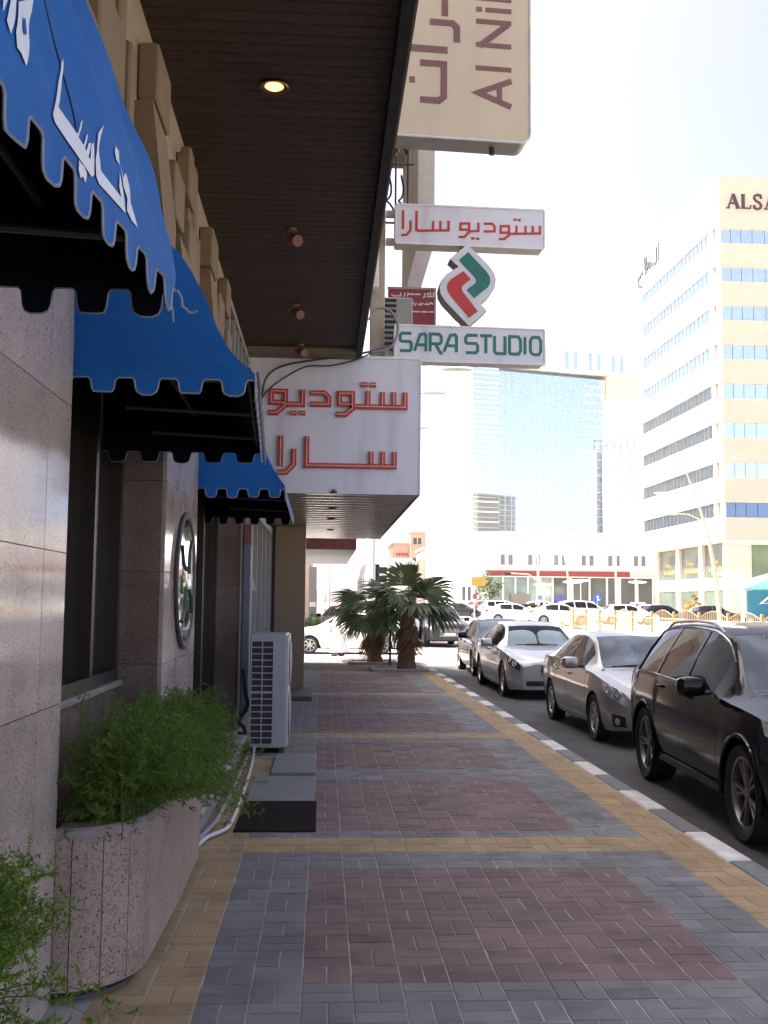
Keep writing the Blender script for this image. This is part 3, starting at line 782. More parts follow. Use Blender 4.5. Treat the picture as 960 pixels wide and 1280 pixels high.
# ================================================================ PLANTERS
FERN = leaf_mat('fern_leaf', (.050, .138, .012), (.25, .36, .045), .6, .35)
FSTEM = M('fern_stem', (.10, .13, .035), .7)
def planter(ya, yb, label, plant_label, seed, dens, near=False):
    xw, xo = WX + .003, -.79
    def plan(o=0.0):
        P = [(xw, ya + .02 - o)]
        for k in range(9):                       # rounded near corner
            a = math.pi / 2 * k / 8
            P.append((xo - .34 + (.34 + o) * math.sin(a), ya + .40 - (.40 + o) * math.cos(a)))
        P.append((xo + o + .012, (ya + yb) / 2))
        for k in range(9):
            a = math.pi / 2 * (1 - k / 8)
            P.append((xo - .34 + (.34 + o) * math.sin(a), yb - .40 + (.40 + o) * math.cos(a)))
        P.append((xw, yb - .02 + o))
        return P
    t = thing('planter', label, 'planter', (xw, (ya + yb) / 2, 0), 'granite planters at the foot of the pillars')
    P = plan()
    core = MB(); core.prism([(a, b) for a, b in plan(-.034)], .02, .66, lambda a, b, d: (a, b, d)); core.build('soil_box', M('planter_soil', (.035, .026, .018), .95), t)
    # upright granite slabs set side by side round the box
    i = 0; segs = []
    cuts = [0, 2, 4, 6, 8, 9, 10, 11, 12, 14, 16, 18, 20]
    cuts = [c for c in cuts if c < len(P)]
    for a, b in zip(cuts, cuts[1:]):
        q = P[a:b + 1]; qi = plan(-.03)[a:b + 1]
        def sh(p, pq, e): 
            d = Vector((pq[0] - p[0], pq[1] - p[1])); d.normalize(); return (p[0] + d.x * e, p[1] + d.y * e)
        q = [sh(q[0], q[1], .0022)] + q[1:-1] + [sh(q[-1], q[-2], .0022)]
        m = MB(); m.prism(q + qi[::-1], .05, .69, lambda u, v, d: (u, v, d)); m.build('granite_panel', GRAN_P, t)
    rim = MB(); o1, i1 = plan(.012), plan(-.12); n = len(o1)
    for z0, z1, ex in ((.692, .735, 0),):
        vs = [(a, b, z0) for a, b in o1] + [(a, b, z1 - .01) for a, b in o1] + [(a - .0, b, z1) for a, b in plan(.002)] + [(a, b, z1) for a, b in i1] + [(a, b, z0) for a, b in i1]
        fs = []
        for L in range(4):
            for k in range(n - 1): fs.append((L * n + k, L * n + k + 1, (L + 1) * n + k + 1, (L + 1) * n + k))
        for k in range(n - 1): fs.append((4 * n + k, 4 * n + k + 1, k + 1, k))
        rim.add(vs, fs)
    rim.build('rim', M('rim_stone', (.27, .23, .21), .5, var=.15, scale=30), t, smooth=30)
    pl = MB(); pl.prism(plan(-.05), .0, .048, lambda a, b, d: (a, b, d)); pl.build('plinth', M('plinth_grey', (.12, .115, .105), .85), t)
    # feathery fern
    R = random.Random(seed)
    f = thing('fern_plant', plant_label, 'plant', (-1.02, (ya + yb) / 2, .68), 'feathery green plants in the granite planters')
    st = MB(); lv = MB()
    for q in range(dens):
        y0 = R.uniform(ya + .12, yb - .12) if not near else yb - .14 - abs(R.gauss(0, .26)); x0 = R.uniform(xw + .05, xo - (.13 if near else .08))
        az = R.uniform(-1.4, 1.4) if R.random() < .8 else R.uniform(-3.14, 3.14)
        L = R.uniform(.26, .50) * (1.12 if near else 1.06); lean = R.uniform(.15, .80 if near else 1.1)
        # long sprays hang over the front edge
        if x0 > xo - .22 and R.random() < (.06 if near else .20): lean = R.uniform(1.0, 1.6); L = R.uniform(.36, .60)
        p = Vector((x0, y0, .66)); d = Vector((math.cos(az) * math.sin(lean * .45), math.sin(az) * math.sin(lean * .45), math.cos(lean * .45)))
        L *= 1.0 + .35 * max(0, 1 - (y0 - ya) / 1.2) * (not near)
        path = [p.copy()]; ns = 9
        for k in range(ns):
            d = (d + Vector((math.cos(az) * .07 * lean, math.sin(az) * .07 * lean, -.17 * lean * (k / ns + .35)))).normalized()
            p = p + d * (L / ns)
            if p.x < xw + .03: p.x = xw + .03
            path.append(p.copy())
        st.tube(path, [.0035 - .0028 * k / ns for k in range(ns + 1)], 3, cap=False)
        for k in range(2, ns + 1):
            for sd in range(3):
                b0 = path[k] - (path[k] - path[k - 1]) * R.random()
                bd = Vector((R.uniform(-1, 1), R.uniform(-1, 1), R.uniform(-.6, .8))).normalized()
                bl = R.uniform(.05, .11) * (1.15 - .5 * k / ns)
                for e in range(7):
                    c = b0 + bd * bl * (e + 1) / 7
                    for w in range(3):
                        nd = (bd * .6 + Vector((R.uniform(-1, 1), R.uniform(-1, 1), R.uniform(-1, 1)))).normalized() * R.uniform(.010, .020)
                        sdv = nd.cross(Vector((R.uniform(-1, 1), R.uniform(-1, 1), R.uniform(-1, 1)))).normalized() * R.uniform(.0016, .0034)
                        lv.add([c - sdv, c + sdv, c + nd], [(0, 1, 2)])
    st.build('stems', FSTEM, f, kind='stuff'); lv.build('foliage', FERN, f, kind='stuff')
planter(4.648, 7.44, 'curved granite planter clad in upright speckled slabs, beside the near pillar', 'feathery green fern overflowing the curved granite planter with visible slabs', 3, 950)
planter(-.2, 2.74, 'granite planter in the bottom left corner, mostly outside the frame', 'feathery green fern at the lower left edge in front of the near pillar', 11, 700, near=True)

# ================================================================ LEDGE, PIPES, MAT, CONDENSER
t = thing('stone_ledge', 'low grey stone ledge between the curved planter and the white condenser', 'ledge', (-1.1, 9.6, 0))
m = MB(); m.bev(-1.42, -.86, 7.52, 11.75, 0, .20, .01); m.build('base', M('ledge_stone', (.24, .22, .20), .7, var=.2, bump=.2), t)
m = MB(); m.bev(-1.42, -.82, 7.50, 11.76, .203, .245, .012); m.build('top_slab', M('ledge_top', (.34, .32, .30), .6, var=.15), t)
def pipe(name, path, r, mat, label, cat='pipe'):
    m = MB(); m.tube(path, r, 8); return tag(m.build(name, mat, smooth=True), label, cat)
pipe('white_pipe', smooth_path([(-.84, 7.40, .035), (-.80, 7.7, .03), (-.70, 7.95, .03), (-.675, 8.3, .03), (-.68, 9.2, .03), (-.70, 10.4, .03), (-.72, 11.2, .04), (-.74, 11.8, .10)]), .015, M('white_pvc', (.62, .62, .60), .4), 'white plastic drain pipe running along the ground past the dark mat')
pipe('grey_pipe', [(-.85, 7.5, .05), (-.79, 8.2, .04), (-.79, 9.6, .04), (-.79, 11.0, .05), (-.80, 11.7, .06)], .018, M('grey_pvc', (.25, .25, .25), .5), 'thin grey cable duct lying at the foot of the stone ledge')
m = MB(); m.bev(-.645, -.03, 7.97, 9.14, -.004, .014, .006)
tag(m.build('door_mat', M('brown_mat', (.020, .016, .015), .95, var=.25, scale=60, bump=.8, bscale=350, spec=.08)), 'dark brown rectangular doormat lying on the grey pavers', 'mat')
m = MB(); m.bev(-.655, -.05, 9.16, 10.45, -.004, .010, .006); 
structure('concrete_patch', m, M('patch_concrete', (.20, .205, .205), .85, var=.12, scale=5, bump=.25))
m = MB(); m.bev(-.50, -.05, 10.55, 11.85, -.004, .032, .01)
tag(m.build('stone_slab', M('slab_stone', (.20, .205, .20), .8, var=.12)), 'low grey concrete slab lying between the doormat and the condenser', 'slab')
t = thing('air_conditioner', 'tall white outdoor condenser with a two column grid of square vents', 'air conditioner', (-.59, 12.35, 0))
AC = M('ac_white', (.40, .41, .41), .4, var=.05, stain=.15)
m = MB(); m.bev(-.815, -.405, 11.92, 12.85, .075, 1.345, .012); m.build('cabinet', AC, t)
m = MB(); m.bx(-.403, -.385, 11.93, 12.84, .09, 1.33); m.build('front_panel', M('ac_front', (.58, .58, .56), .45), t)
m = MB(); m.bx(-.80, -.55, 11.905, 11.918, .12, 1.27); m.build('coil', M('coil_dark', (.05, .045, .04), .8), t)
gr = MB()
for k in range(17): 
    z = .12 + k * (1.15 / 16); wdt = .012 if k == 8 else .006
    gr.bx(-.803, -.547, 11.884, 11.904, z - wdt, z + wdt)
for x in (-.80, -.675, -.55): gr.bx(x - .006, x + .006, 11.882, 11.903, .115, 1.275)
gr.build('vent_grid', AC, t)
m = MB(); m.bx(-.80, -.74, 11.95, 12.8, 0, .072); m.bx(-.48, -.42, 11.95, 12.8, 0, .072); m.build('feet', DARKMET, t)
m = MB(); m.bev(-.80, -.40, 11.62, 11.86, 0, .03, .005); m.build('base_tray', ALU, t)
for k in range(2):
    m = MB(); m.lathe([(.26, .0), (.27, .012), (.25, .018), (.02, .03), (.0005, .03)], (-.384, 12.38, .40 + k * .6), 'x', 28); m.build('fan_guard', M('guard_grey', (.32, .32, .32), .5), t, smooth=True)
pipe('black_hose', smooth_path([(-.90, 12.0, .95), (-.87, 12.0, .7), (-.84, 12.0, .55), (-.90, 11.98, .42), (-.93, 11.97, .36), (-.87, 11.93, .30), (-.86, 11.92, .22), (-.93, 11.95, .24)]), .022, RUBBER, 'black insulated hose looping behind the white condenser', 'hose')

# ================================================================ PROJECTING SIGNS
# cream vertical sign
t = thing('vertical_sign', 'large cream box sign with maroon sideways letters above the overhang', 'sign', (.62, 10, 6.4), rz=rad(4))
VX0, VX1, VZ0, VZ1 = -.05, 1.41, -.03, 5.2     # local
def rr(x0, x1, z0, z1, r, n=5, corners=(1, 1, 1, 1)):
    P = []
    for (cx, cz, a0, on) in ((x1, z0, -90, corners[0]), (x1, z1, 0, corners[1]), (x0, z1, 90, corners[2]), (x0, z0, 180, corners[3])):
        if not on: P.append((cx, cz)); continue
        ux = cx - r if cx == x1 else cx + r; uz = cz + r if cz == z0 else cz - r
        for k in range(n + 1):
            a = rad(a0 + 90 * k / n); P.append((ux + r * math.cos(a), uz + r * math.sin(a)))
    return P
fy = lambda a, b, d: (a, d, b)
m = MB(); m.prism(rr(VX0, VX1, VZ0, VZ1, .10)[::-1], .0, .30, fy); m.build('casing', M('sign_casing', (.36, .34, .31), .5, .3, stain=.3), t, local=True)
m = MB(); m.prism(rr(VX0 + .015, VX1 - .015, VZ0 + .015, VZ1 - .015, .09)[::-1], -.012, -.001, fy); m.build('face', CREAM_S, t, local=True)
ring = MB(); P = rr(VX0, VX1, VZ0, VZ1, .10); P.append(P[0]); ring.tube([(a, -.014, b) for a, b in P], .012, 5, cap=False); ring.build('edge_trim', WHITE_P, t, local=True)
def VL(px, py): return ((px - 205) / 615 * 1.40 + .0, (617 - py) / 960 * 2.15)       # from the sign's lower-left corner
def vstroke(pts, w, nm='letter', y0=-.0135, y1=-.018):
    m = MB(); m.stroke([VL(*p) for p in pts], w, fy, y0, y1); return m.build(nm, MAROON_L, t, local=True)
WL = .066
vstroke([(738, 466), (588, 409), (738, 344)], .058); vstroke([(684, 440), (684, 368)], .052, y0=-.0135, y1=-.0195)
vstroke([(575, 292), (738, 292)], .048)
vstroke([(738, 182), (577, 182)], .05); vstroke([(592, 188), (722, 78)], .062, y1=-.0195); vstroke([(738, 71), (577, 71)], .05)
vstroke([(738, 14), (620, 14)], .048); vstroke([(578, 14), (603, 14)], .05)
vstroke([(738, -40), (577, -40)], .05); vstroke([(738, -100), (577, -100)], .05)
vstroke([(326, 460), (410, 460), (432, 440), (432, 288), (326, 288)], WL); vstroke([(278, 370), (302, 370)], .062)
vstroke([(280, 221), (448, 221)], .072)
vstroke([(490, 180), (490, 110), (470, 92), (368, 92)], WL); vstroke([(435, 60), (435, -60)], WL); vstroke([(368, -70), (432, -70)], WL)
brk = MB(); brk.tube([(-.2, .15, .6), (.1, .15, .6)], .04, 6); brk.tube([(-.2, .15, 3.6), (.1, .15, 3.6)], .04, 6); brk.tube([(1.05, .15, -.10), (1.05, .15, -.02)], .03, 6)
brk.build('bracket', DARKMET, t, local=True)

# studio signs on a steel post behind the overhang: one frame, two plates and an emblem
SA = rad(1.7)
def sign_plate(z0, z1, name_label, x0=.93, x1=3.02, y=14.0):
    t = thing('projecting_sign', name_label, 'sign', (x0, y, z0), rz=SA)
    L = x1 - x0; h = z1 - z0
    m = MB(); m.bev(0, L, 0, .30, 0, h, .012); m.build('casing', M('sign_tan_side', (.42, .37, .31), .5, stain=.3), t, local=True)
    m = MB(); m.bx(.012, L - .012, -.012, -.001, .012, h - .012); m.build('face', WHITE_S, t, local=True)
    m = MB(); m.bx(0, L, -.02, -.0005, h - .010, h + .012); m.bx(0, L, -.02, -.0005, -.012, .010); m.bx(-.012, .010, -.02, -.0005, .0105, h - .0105); m.bx(L - .010, L + .012, -.02, -.0005, .0105, h - .0105); m.build('edge_trim', WHITE_P, t, local=True)
    return t, L, h
def put_strokes(t, strokes, mat, fx, fz, w, y0=-.013, y1=-.017, untilt=0.0):
    for k, s in enumerate(strokes):
        s = [(a, b - untilt * (a - 205)) for a, b in s] if untilt else s
        m = MB(); m.stroke([(fx(a), fz(b)) for a, b in s], w, fy, y0, y1 - .0006 * (k % 3)); m.build('letter', mat, t, local=True)
t, L, h = sign_plate(6.68, 7.23, 'upper white sign plate with red Arabic lettering over the emblem')
put_strokes(t, [[(860, 178), (860, 208), (722, 208)], [(827, 178), (827, 205)], [(794, 178), (794, 205)], [(752, 176), (752, 205)],
                [(718, 218), (718, 178), (680, 178), (680, 203), (716, 203)], [(718, 212), (697, 228), (672, 228)],
                [(602, 168), (640, 168), (652, 178), (652, 198), (602, 198)],
                [(578, 163), (578, 196), (530, 196)], [(536, 204), (536, 166), (496, 166), (496, 190), (532, 190)], [(534, 200), (514, 218), (488, 218)],
                [(738, 153), (752, 153)], [(758, 155), (772, 155)], [(545, 224), (560, 224)], [(568, 226), (582, 226)],
                [(442, 155), (442, 192), (297, 192)], [(405, 155), (405, 188)], [(372, 155), (372, 188)], [(297, 115), (297, 192)],
                [(270, 152), (270, 190), (252, 208), (228, 208)], [(236, 112), (236, 186)]],
            RED_L, lambda a: (a - 205) / 675 * L, lambda b: (237 - b) / 149 * h, .034, untilt=.044)
t, L, h = sign_plate(5.03, 5.52, 'lower white sign plate reading SARA STUDIO in green')
LET5 = {'S': [[(1, 1), (.15, 1), (0, .88), (0, .62), (.12, .53), (.88, .53), (1, .42), (1, .12), (.85, 0), (0, 0)]],
        'A': [[(0, 0), (.42, .95), (.75, 1), (.85, .9), (.85, 0)], [(.25, .36), (.85, .36)]],
        'R': [[(0, 0), (.0, 1), (.8, 1), (1, .85), (1, .58), (.85, .45), (.02, .45)], [(.45, .45), (.95, -.08), (1.12, -.08)]],
        'T': [[(0, 1), (1, 1)], [(.5, 1), (.5, 0)]], 'U': [[(0, 1), (0, .15), (.15, 0), (1, 0)], [(.9, 1), (.9, 0)]],
        'D': [[(0, 0), (.0, 1), (.8, 1), (1, .8), (1, .2), (.8, 0), (.0, 0)]], 'I': [[(.5, 0), (.5, 1)]],
        'O': [[(.2, 0), (0, .2), (0, .8), (.2, 1), (.8, 1), (1, .8), (1, .2), (.8, 0), (.2, 0)]]}
for ch, a, b in (('S', 228, 278), ('A', 292, 352), ('R', 362, 412), ('A', 424, 490), ('S', 522, 576), ('T', 586, 640), ('U', 652, 705), ('D', 720, 770), ('I', 780, 800), ('O', 815, 862)):
    put_strokes(t, LET5[ch], GREEN_L, lambda u: (a + u * (b - a) - 205) / 675 * L, lambda v: h * (.27 + .50 * v), .042)
# emblem
t = thing('emblem_sign', 'white outlined emblem of a green and a red bent bar between the two plates', 'sign', (1.55, 14.0, 5.52), rz=SA)
ex = lambda a: (a - 410) / 3.692 * .01077
ez = lambda b: (668 - b) / 3.692 * .01077
OUT = [(540, 264), (640, 362), (668, 398), (678, 432), (672, 474), (650, 510), (602, 553), (633, 588), (548, 667), (430, 545), (410, 512), (406, 482), (416, 445), (440, 415), (497, 376), (470, 350), (450, 350)]
OUT = OUT[:15] + [(497, 376), (456, 340)]
E2 = lambda L_: [(ex(a), ez(b)) for a, b in L_]
m = MB(); m.prism(E2(OUT), .26, .0, fy); m.build('casing', M('emblem_side', (.20, .19, .18), .5, .3), t, local=True)
sm = Vector((ex(542), ez(466)))
m = MB(); m.prism([tuple(sm + (Vector(p) - sm) * .985) for p in E2(OUT)], -.002, -.014, fy); m.build('face', WHITE_S, t, local=True)
m = MB(); m.prism(E2([(543, 305), (632, 398), (648, 422), (650, 450), (640, 472), (573, 528), (537, 490), (578, 456), (582, 438), (574, 424), (498, 347)]), -.015, -.022, fy); m.build('green_bar', GREEN_L, t, local=True)
m = MB(); m.prism(E2([(520, 399), (556, 437), (518, 470), (512, 484), (518, 500), (590, 592), (549, 624), (455, 516), (442, 488), (445, 462), (460, 442)]), -.015, -.022, fy); m.build('red_bar', RED_L, t, local=True)
# post and arms that carry them
t = thing('sign_post', 'tan steel post and arms carrying the studio signs beside the overhang', 'post', (.72, 14.35, 5.0))
m = MB(); m.bev(.60, .80, 14.25, 14.45, 4.95, 7.35, .01); m.build('post', M('post_tan', (.40, .34, .26), .7, stain=.3), t)
m = MB(); pass
for q in ((.802, .95, 7.12, 7.2), (.802, .95, 6.72, 6.8), (.802, .95, 5.1, 5.18), (1.9, 1.98, 5.9, 6.8)):
    m = MB(); m.bx(q[0], q[1], 14.15, 14.25, q[2], q[3]); m.build('arm', M('post_white', (.52, .50, .46), .6, stain=.3), t)
m = MB(); m.bev(.50, .70, 14.0, 14.2, 6.05, 6.65, .01); m.build('junction_box', WHITE_P, t)

# window air conditioner above the canopy box
t = thing('window_air_conditioner', 'white boxy air conditioner with slotted side behind the SARA STUDIO plate', 'air conditioner', (.9, 15, 5.2))
m = MB(); m.bev(.80, 1.24, 14.8, 15.5, 5.22, 6.15, .015); m.build('cabinet', AC, t)
m = MB(); 
for k in range(11): m.bx(.82, 1.0, 14.78, 14.798, 5.28 + k * .08, 5.32 + k * .08)
m.build('vent_slots', BLACK, t)
# maroon plate
t = thing('maroon_sign', 'maroon square sign with small white Arabic lines behind the air conditioner', 'sign', (1.0, 16.6, 6.4))
m = MB(); m.bx(.985, 1.755, 16.6, 16.66, 5.86, 6.84); m.build('panel', M('maroon_face', (.22, .035, .045), .5, var=.08), t)
m = MB(); m.bx(.97, 1.77, 16.585, 16.598, 6.825, 6.86); m.bx(1.74, 1.77, 16.585, 16.598, 5.86, 6.824); m.build('frame', M('maroon_frame', (.30, .22, .20), .5), t)
tx_ = lambda a: 1.0 + (a - 160) / 220 * .755
tz_ = lambda b: 6.84 - (b - 478) / 180 * .665
fm18 = lambda a, b, d: (a, d, b)
MW = M('white_print', (.6, .55, .54), .6)
for s in ([(372, 492), (372, 512), (340, 512)], [(358, 490), (358, 508)], [(340, 504), (346, 498), (350, 506)], [(330, 498), (330, 514), (322, 518)], [(312, 504), (250, 504)], [(296, 498), (296, 504)], [(270, 498), (270, 504)], [(252, 496), (246, 514)], [(238, 498), (230, 516)], [(216, 498), (216, 512), (180, 514), (172, 506)],
          [(372, 546), (358, 540), (352, 548), (330, 548)], [(340, 540), (340, 546)], [(322, 542), (316, 550), (300, 550)], [(310, 542), (310, 548)], [(290, 542), (284, 556)], [(278, 540), (272, 552)],
          [(374, 582), (352, 582)], [(346, 582), (312, 582)], [(306, 582), (272, 582)]):
    m = MB(); m.stroke([(tx_(a), tz_(b)) for a, b in s],   .021, fm18, 16.597, 16.592 - rnd(0, .002)); m.build('letter', MW, t)
# sloping concrete fin of the building behind
t = thing('facade_fin', 'pale concrete fin sloping back to the facade behind the upper sign plate', 'facade fin', (1.4, 17, 6.5))
m = MB(); m.prism([(1.50, 16), (1.50, 7.75), (1.17, 6.35), (1.38, 6.35), (1.78, 7.75), (1.78, 16)], 20.6, 17.0, fy); m.build('fin', M('fin_concrete', (.47, .45, .41), .8, var=.08, stain=.2), t)
m = MB(); m.bx(-.59, 1.495, 19.8, 20.4, 10.5, 16); m.build('wing_wall', M('wing_tan', (.28, .22, .15), .8), t)
# black iron railing
t = thing('iron_railing', 'black wrought iron scroll railing between the overhang edge and the fin', 'railing', (.9, 14.9, 8))
m = MB()
for x in (.62, .80, .98, 1.16): m.tube([(x, 14.9, 7.2), (x, 14.9, 9.2)], .016, 5)
for z in (7.3, 8.2, 9.1): m.tube([(.55, 14.9, z), (1.25, 14.9, z)], .018, 5)
m.build('rails', BLACK, t)
m = MB()
for z in (7.75, 8.65):
    for x in (.71, .89, 1.07):
        m = MB(); m.tube([(x + .07 * (1 - k / 14) * math.cos(k * .7), 14.9, z - .3 + .6 * k / 14 + .05 * math.sin(k * .7)) for k in range(15)], .016, 4); m.build('scroll', BLACK, t)
m = MB(); m.tube([(.75, 14.85, 9.3), (1.16, 14.85, 9.0), (1.14, 14.85, 8.6), (.75, 14.85, 8.0), (.7, 14.85, 7.4)], .022, 6)
tag(m.build('cable', BLACK, smooth=True), 'black cable drooping in front of the iron railing', 'cable')
# cables over the canopy box
def cable(path, r, label, mat=None):
    m = MB(); m.tube(path, r, 6); tag(m.build('cable', mat or M('cable_grey', (.06, .06, .06), .6), smooth=True), label, 'cable')
cable(smooth_path([(-.86, 13.72, 4.40), (-.80, 13.70, 4.68), (-.6, 13.70, 4.84), (-.2, 13.70, 4.93), (.2, 13.70, 4.99), (.55, 13.70, 5.06), (.9, 13.72, 5.16)]), .016, 'thick black cable sagging across the top of the white sign box')
cable(smooth_path([(-.86, 13.70, 4.40), (-.7, 13.68, 4.58), (-.3, 13.68, 4.83), (.05, 13.68, 4.86), (.4, 13.68, 4.95), (.6, 13.68, 5.05)]), .011, 'thinner black cable below the thick one on the white sign box')
cable(smooth_path([(.58, 13.7, 5.05), (.86, 13.7, 5.14), (.95, 13.7, 5.40), (.85, 13.7, 5.62), (.66, 13.7, 5.66), (.56, 13.7, 5.5)]), .02, 'grey cable loop hanging at the corner of the overhang', M('conduit_grey', (.22, .22, .23), .5))

# ================================================================ VEHICLES
GLASS_C = glass_mat('car_glass', (.38, .43, .42), .6, (.012, .014, .016), .015)
GLASS_F = glass_mat('windscreen_glass', (.80, .86, .88), .84, (.26, .33, .40), .02, 1.95, .6, dust_sheen=.45)  # pale dusty base also puts the sky's reflection into the glass colour
GLASS_D = glass_mat('car_glass_dark', (.20, .22, .22), .22, (.008, .009, .010), .015)
TRIM_K = M('car_black_trim', (.012, .012, .013), .35)
SEAT = M('seat_cloth', (.26, .24, .21), .85)
LAMPG = M('headlamp_lens', (.80, .81, .83), .06, .6, var=.3, scale=30)
REDL = M('tail_lamp', (.25, .01, .01), .2)
RIM = M('alloy_rim', (.42, .43, .44), .28, .85, var=.06)
RIM_D = M('dark_alloy_rim', (.20, .20, .205), .35, .8, var=.06)
PLATE = M('number_plate', (.62, .62, .60), .5)
def paint(nm, col, metal=.55, rough=.32): 
    return M(nm, col, rough, metal, var=.03, scale=2, coat=.8, spec=.5, stain=.06)

class CarShape:
    T = [(0, .935), (.2, .985), (.5, 1.0), (.8, .985), (1, .945)]
    def __init__(s, p):
        s.p = p; s.L = p['L']
        s.zt, s.zs, s.W, s.Wr = pchip(p['zt']), pchip(p['zs']), pchip(p['W']), pchip(p['Wr'])
        s.zb0 = pchip(p['zb']); s.tp = pchip(s.T)
    def zb(s, y):
        z = s.zb0(y)
        for yw in s.p['wy']:
            R = s.p['arch']; d = abs(y - yw)
            if d < R: z = max(z, s.p['r'] + math.sqrt(R * R - d * d))
        return min(z, s.zs(y) - .06)
    def rows(s, y):
        zs, zt, W, Wr = s.zs(y), s.zt(y), s.W(y), s.Wr(y)
        zb = s.zb(y); z0 = s.zb0(y)
        out = []
        for f in (0, .18, .42, .68, .9, 1):
            z = zb + (zs - zb) * f
            out.append((W * s.tp((z - z0) / max(.01, zs - z0)), z))
        g = max(0, zt - zs)
        crown = .035 + .02 * min(1, g)
        xe, ze = Wr, zt - crown
        x5, z5 = out[5]
        for f in (.05, .5, .95):
            out.append((x5 + (xe - x5) * f + .035 * g * math.sin(math.pi * f), z5 + (ze - z5) * f))
        out += [(xe, ze), (xe * .93, zt - crown * .45), (xe * .5, zt - crown * .10), (0, zt)]
        return out
    def surf(s, y, k, off=0.0, side=-1):
        """point on the skin at station y and fractional row k"""
        def P(y, k):
            r = s.rows(min(max(y, 0), s.L)); k = min(max(k, 0), 12); i = min(int(k), 11); u = k - i
            return Vector((r[i][0] + (r[i + 1][0] - r[i][0]) * u, y, r[i][1] + (r[i + 1][1] - r[i][1]) * u))
        p = P(y, k)
        if off:
            e = .01
            a = P(min(y + e, s.L), k) - P(max(y - e, 0), k); b = P(y, min(12, k + .1)) - P(y, max(0, k - .1))
            n = b.cross(a)
            if n.x < 0 and abs(n.x) > .2 * n.length: n = -n
            if n.length > 1e-9: p = p + n.normalized() * off
        return Vector((side * p.x, p.y, p.z))
    def patch(s, mb, c, n, m, off, mi=0, side=-1, thick=.012):
        """curved tile over the quad c of (y, row) corners, standing off the skin"""
        vs = []; 
        for o in (off, off - thick):
            for i in range(n + 1):
                for j in range(m + 1):
                    u, v = i / n, j / m
                    q = [(c[0][a] * (1 - u) + c[1][a] * u) * (1 - v) + (c[3][a] * (1 - u) + c[2][a] * u) * v for a in (0, 1)]
                    vs.append(s.surf(q[0], q[1], o, side))
        fs = []; N = (n + 1) * (m + 1)
        for i in range(n):
            for j in range(m):
                a = i * (m + 1) + j; f = (a, a + 1, a + m + 2, a + m + 1)
                fs.append(f if side > 0 else f[::-1])
        B = [i * (m + 1) for i in range(n + 1)] + [n * (m + 1) + j for j in range(1, m + 1)] + [i * (m + 1) + m for i in range(n - 1, -1, -1)] + [j for j in range(m - 1, 0, -1)]
        for a, b in zip(B, B[1:] + B[:1]): fs.append((a, b, b + N, a + N))
        mb.add(vs, fs, mi)

def wheel_meshes(r, w, rim_r, spokes, split):
    t = MB(); h = w / 2
    t.lathe([(rim_r - .01, -h * .7), (rim_r + .012, -h * .86), (r * .93, -h), (r * .985, -h * .85), (r, -h * .6), (r, h * .6), (r * .985, h * .85), (r * .93, h), (rim_r + .012, h * .86), (rim_r - .01, h * .7)], axis='x', n=40)
    for k in range(3): t.lathe([(r + .0012, -h * .5 + k * h * .5 - .006), (r + .0012, -h * .5 + k * h * .5 + .006)], axis='x', n=40, mi=0)
    g = MB()                                                           # outer face looks towards -x
    g.lathe([(rim_r, -h * .72), (rim_r + .006, -h * .80), (rim_r - .018, -h * .78), (rim_r - .03, -h * .5), (rim_r - .05, h * .6)], axis='x', n=40)
    g.lathe([(.0005, -h * .64), (.045, -h * .64), (.06, -h * .55), (.06, 0)], axis='x', n=20)
    for k in range(spokes):
        a0 = 2 * math.pi * k / spokes
        for dv in ((-split, split) if split else (0,)):
            a, b = a0 + dv * .35, a0 + dv
            p0 = Vector((0, math.cos(a) * .045, math.sin(a) * .045)); p1 = Vector((0, math.cos(b) * (rim_r - .018), math.sin(b) * (rim_r - .018)))
            d = (p1 - p0).normalized(); n_ = Vector((0, -d.z, d.y)); w0, w1 = (.017, .02) if split else (.04, .034)
            x0, x1 = -h * .60, -h * .70
            vs = []
            for p, ww, xx in ((p0, w0, x0), (p1, w1, x1)):
                vs += [Vector((xx, p.y, p.z)) - n_ * ww * .6 , Vector((xx, p.y, p.z)) + n_ * ww * .6, Vector((xx + .03, p.y, p.z)) + n_ * ww, Vector((xx + .03, p.y, p.z)) - n_ * ww]
            g.add(vs, [(0, 1, 5, 4), (1, 2, 6, 5), (2, 3, 7, 6), (3, 0, 4, 7), (0, 3, 2, 1), (4, 5, 6, 7)])
    dk = MB(); dk.lathe([(.0005, h * .1), (rim_r - .03, h * .1)], axis='x', n=24); dk.lathe([(.0005, -h * .1), (rim_r * .62, -h * .1)], axis='x', n=24)
    return t, g, dk

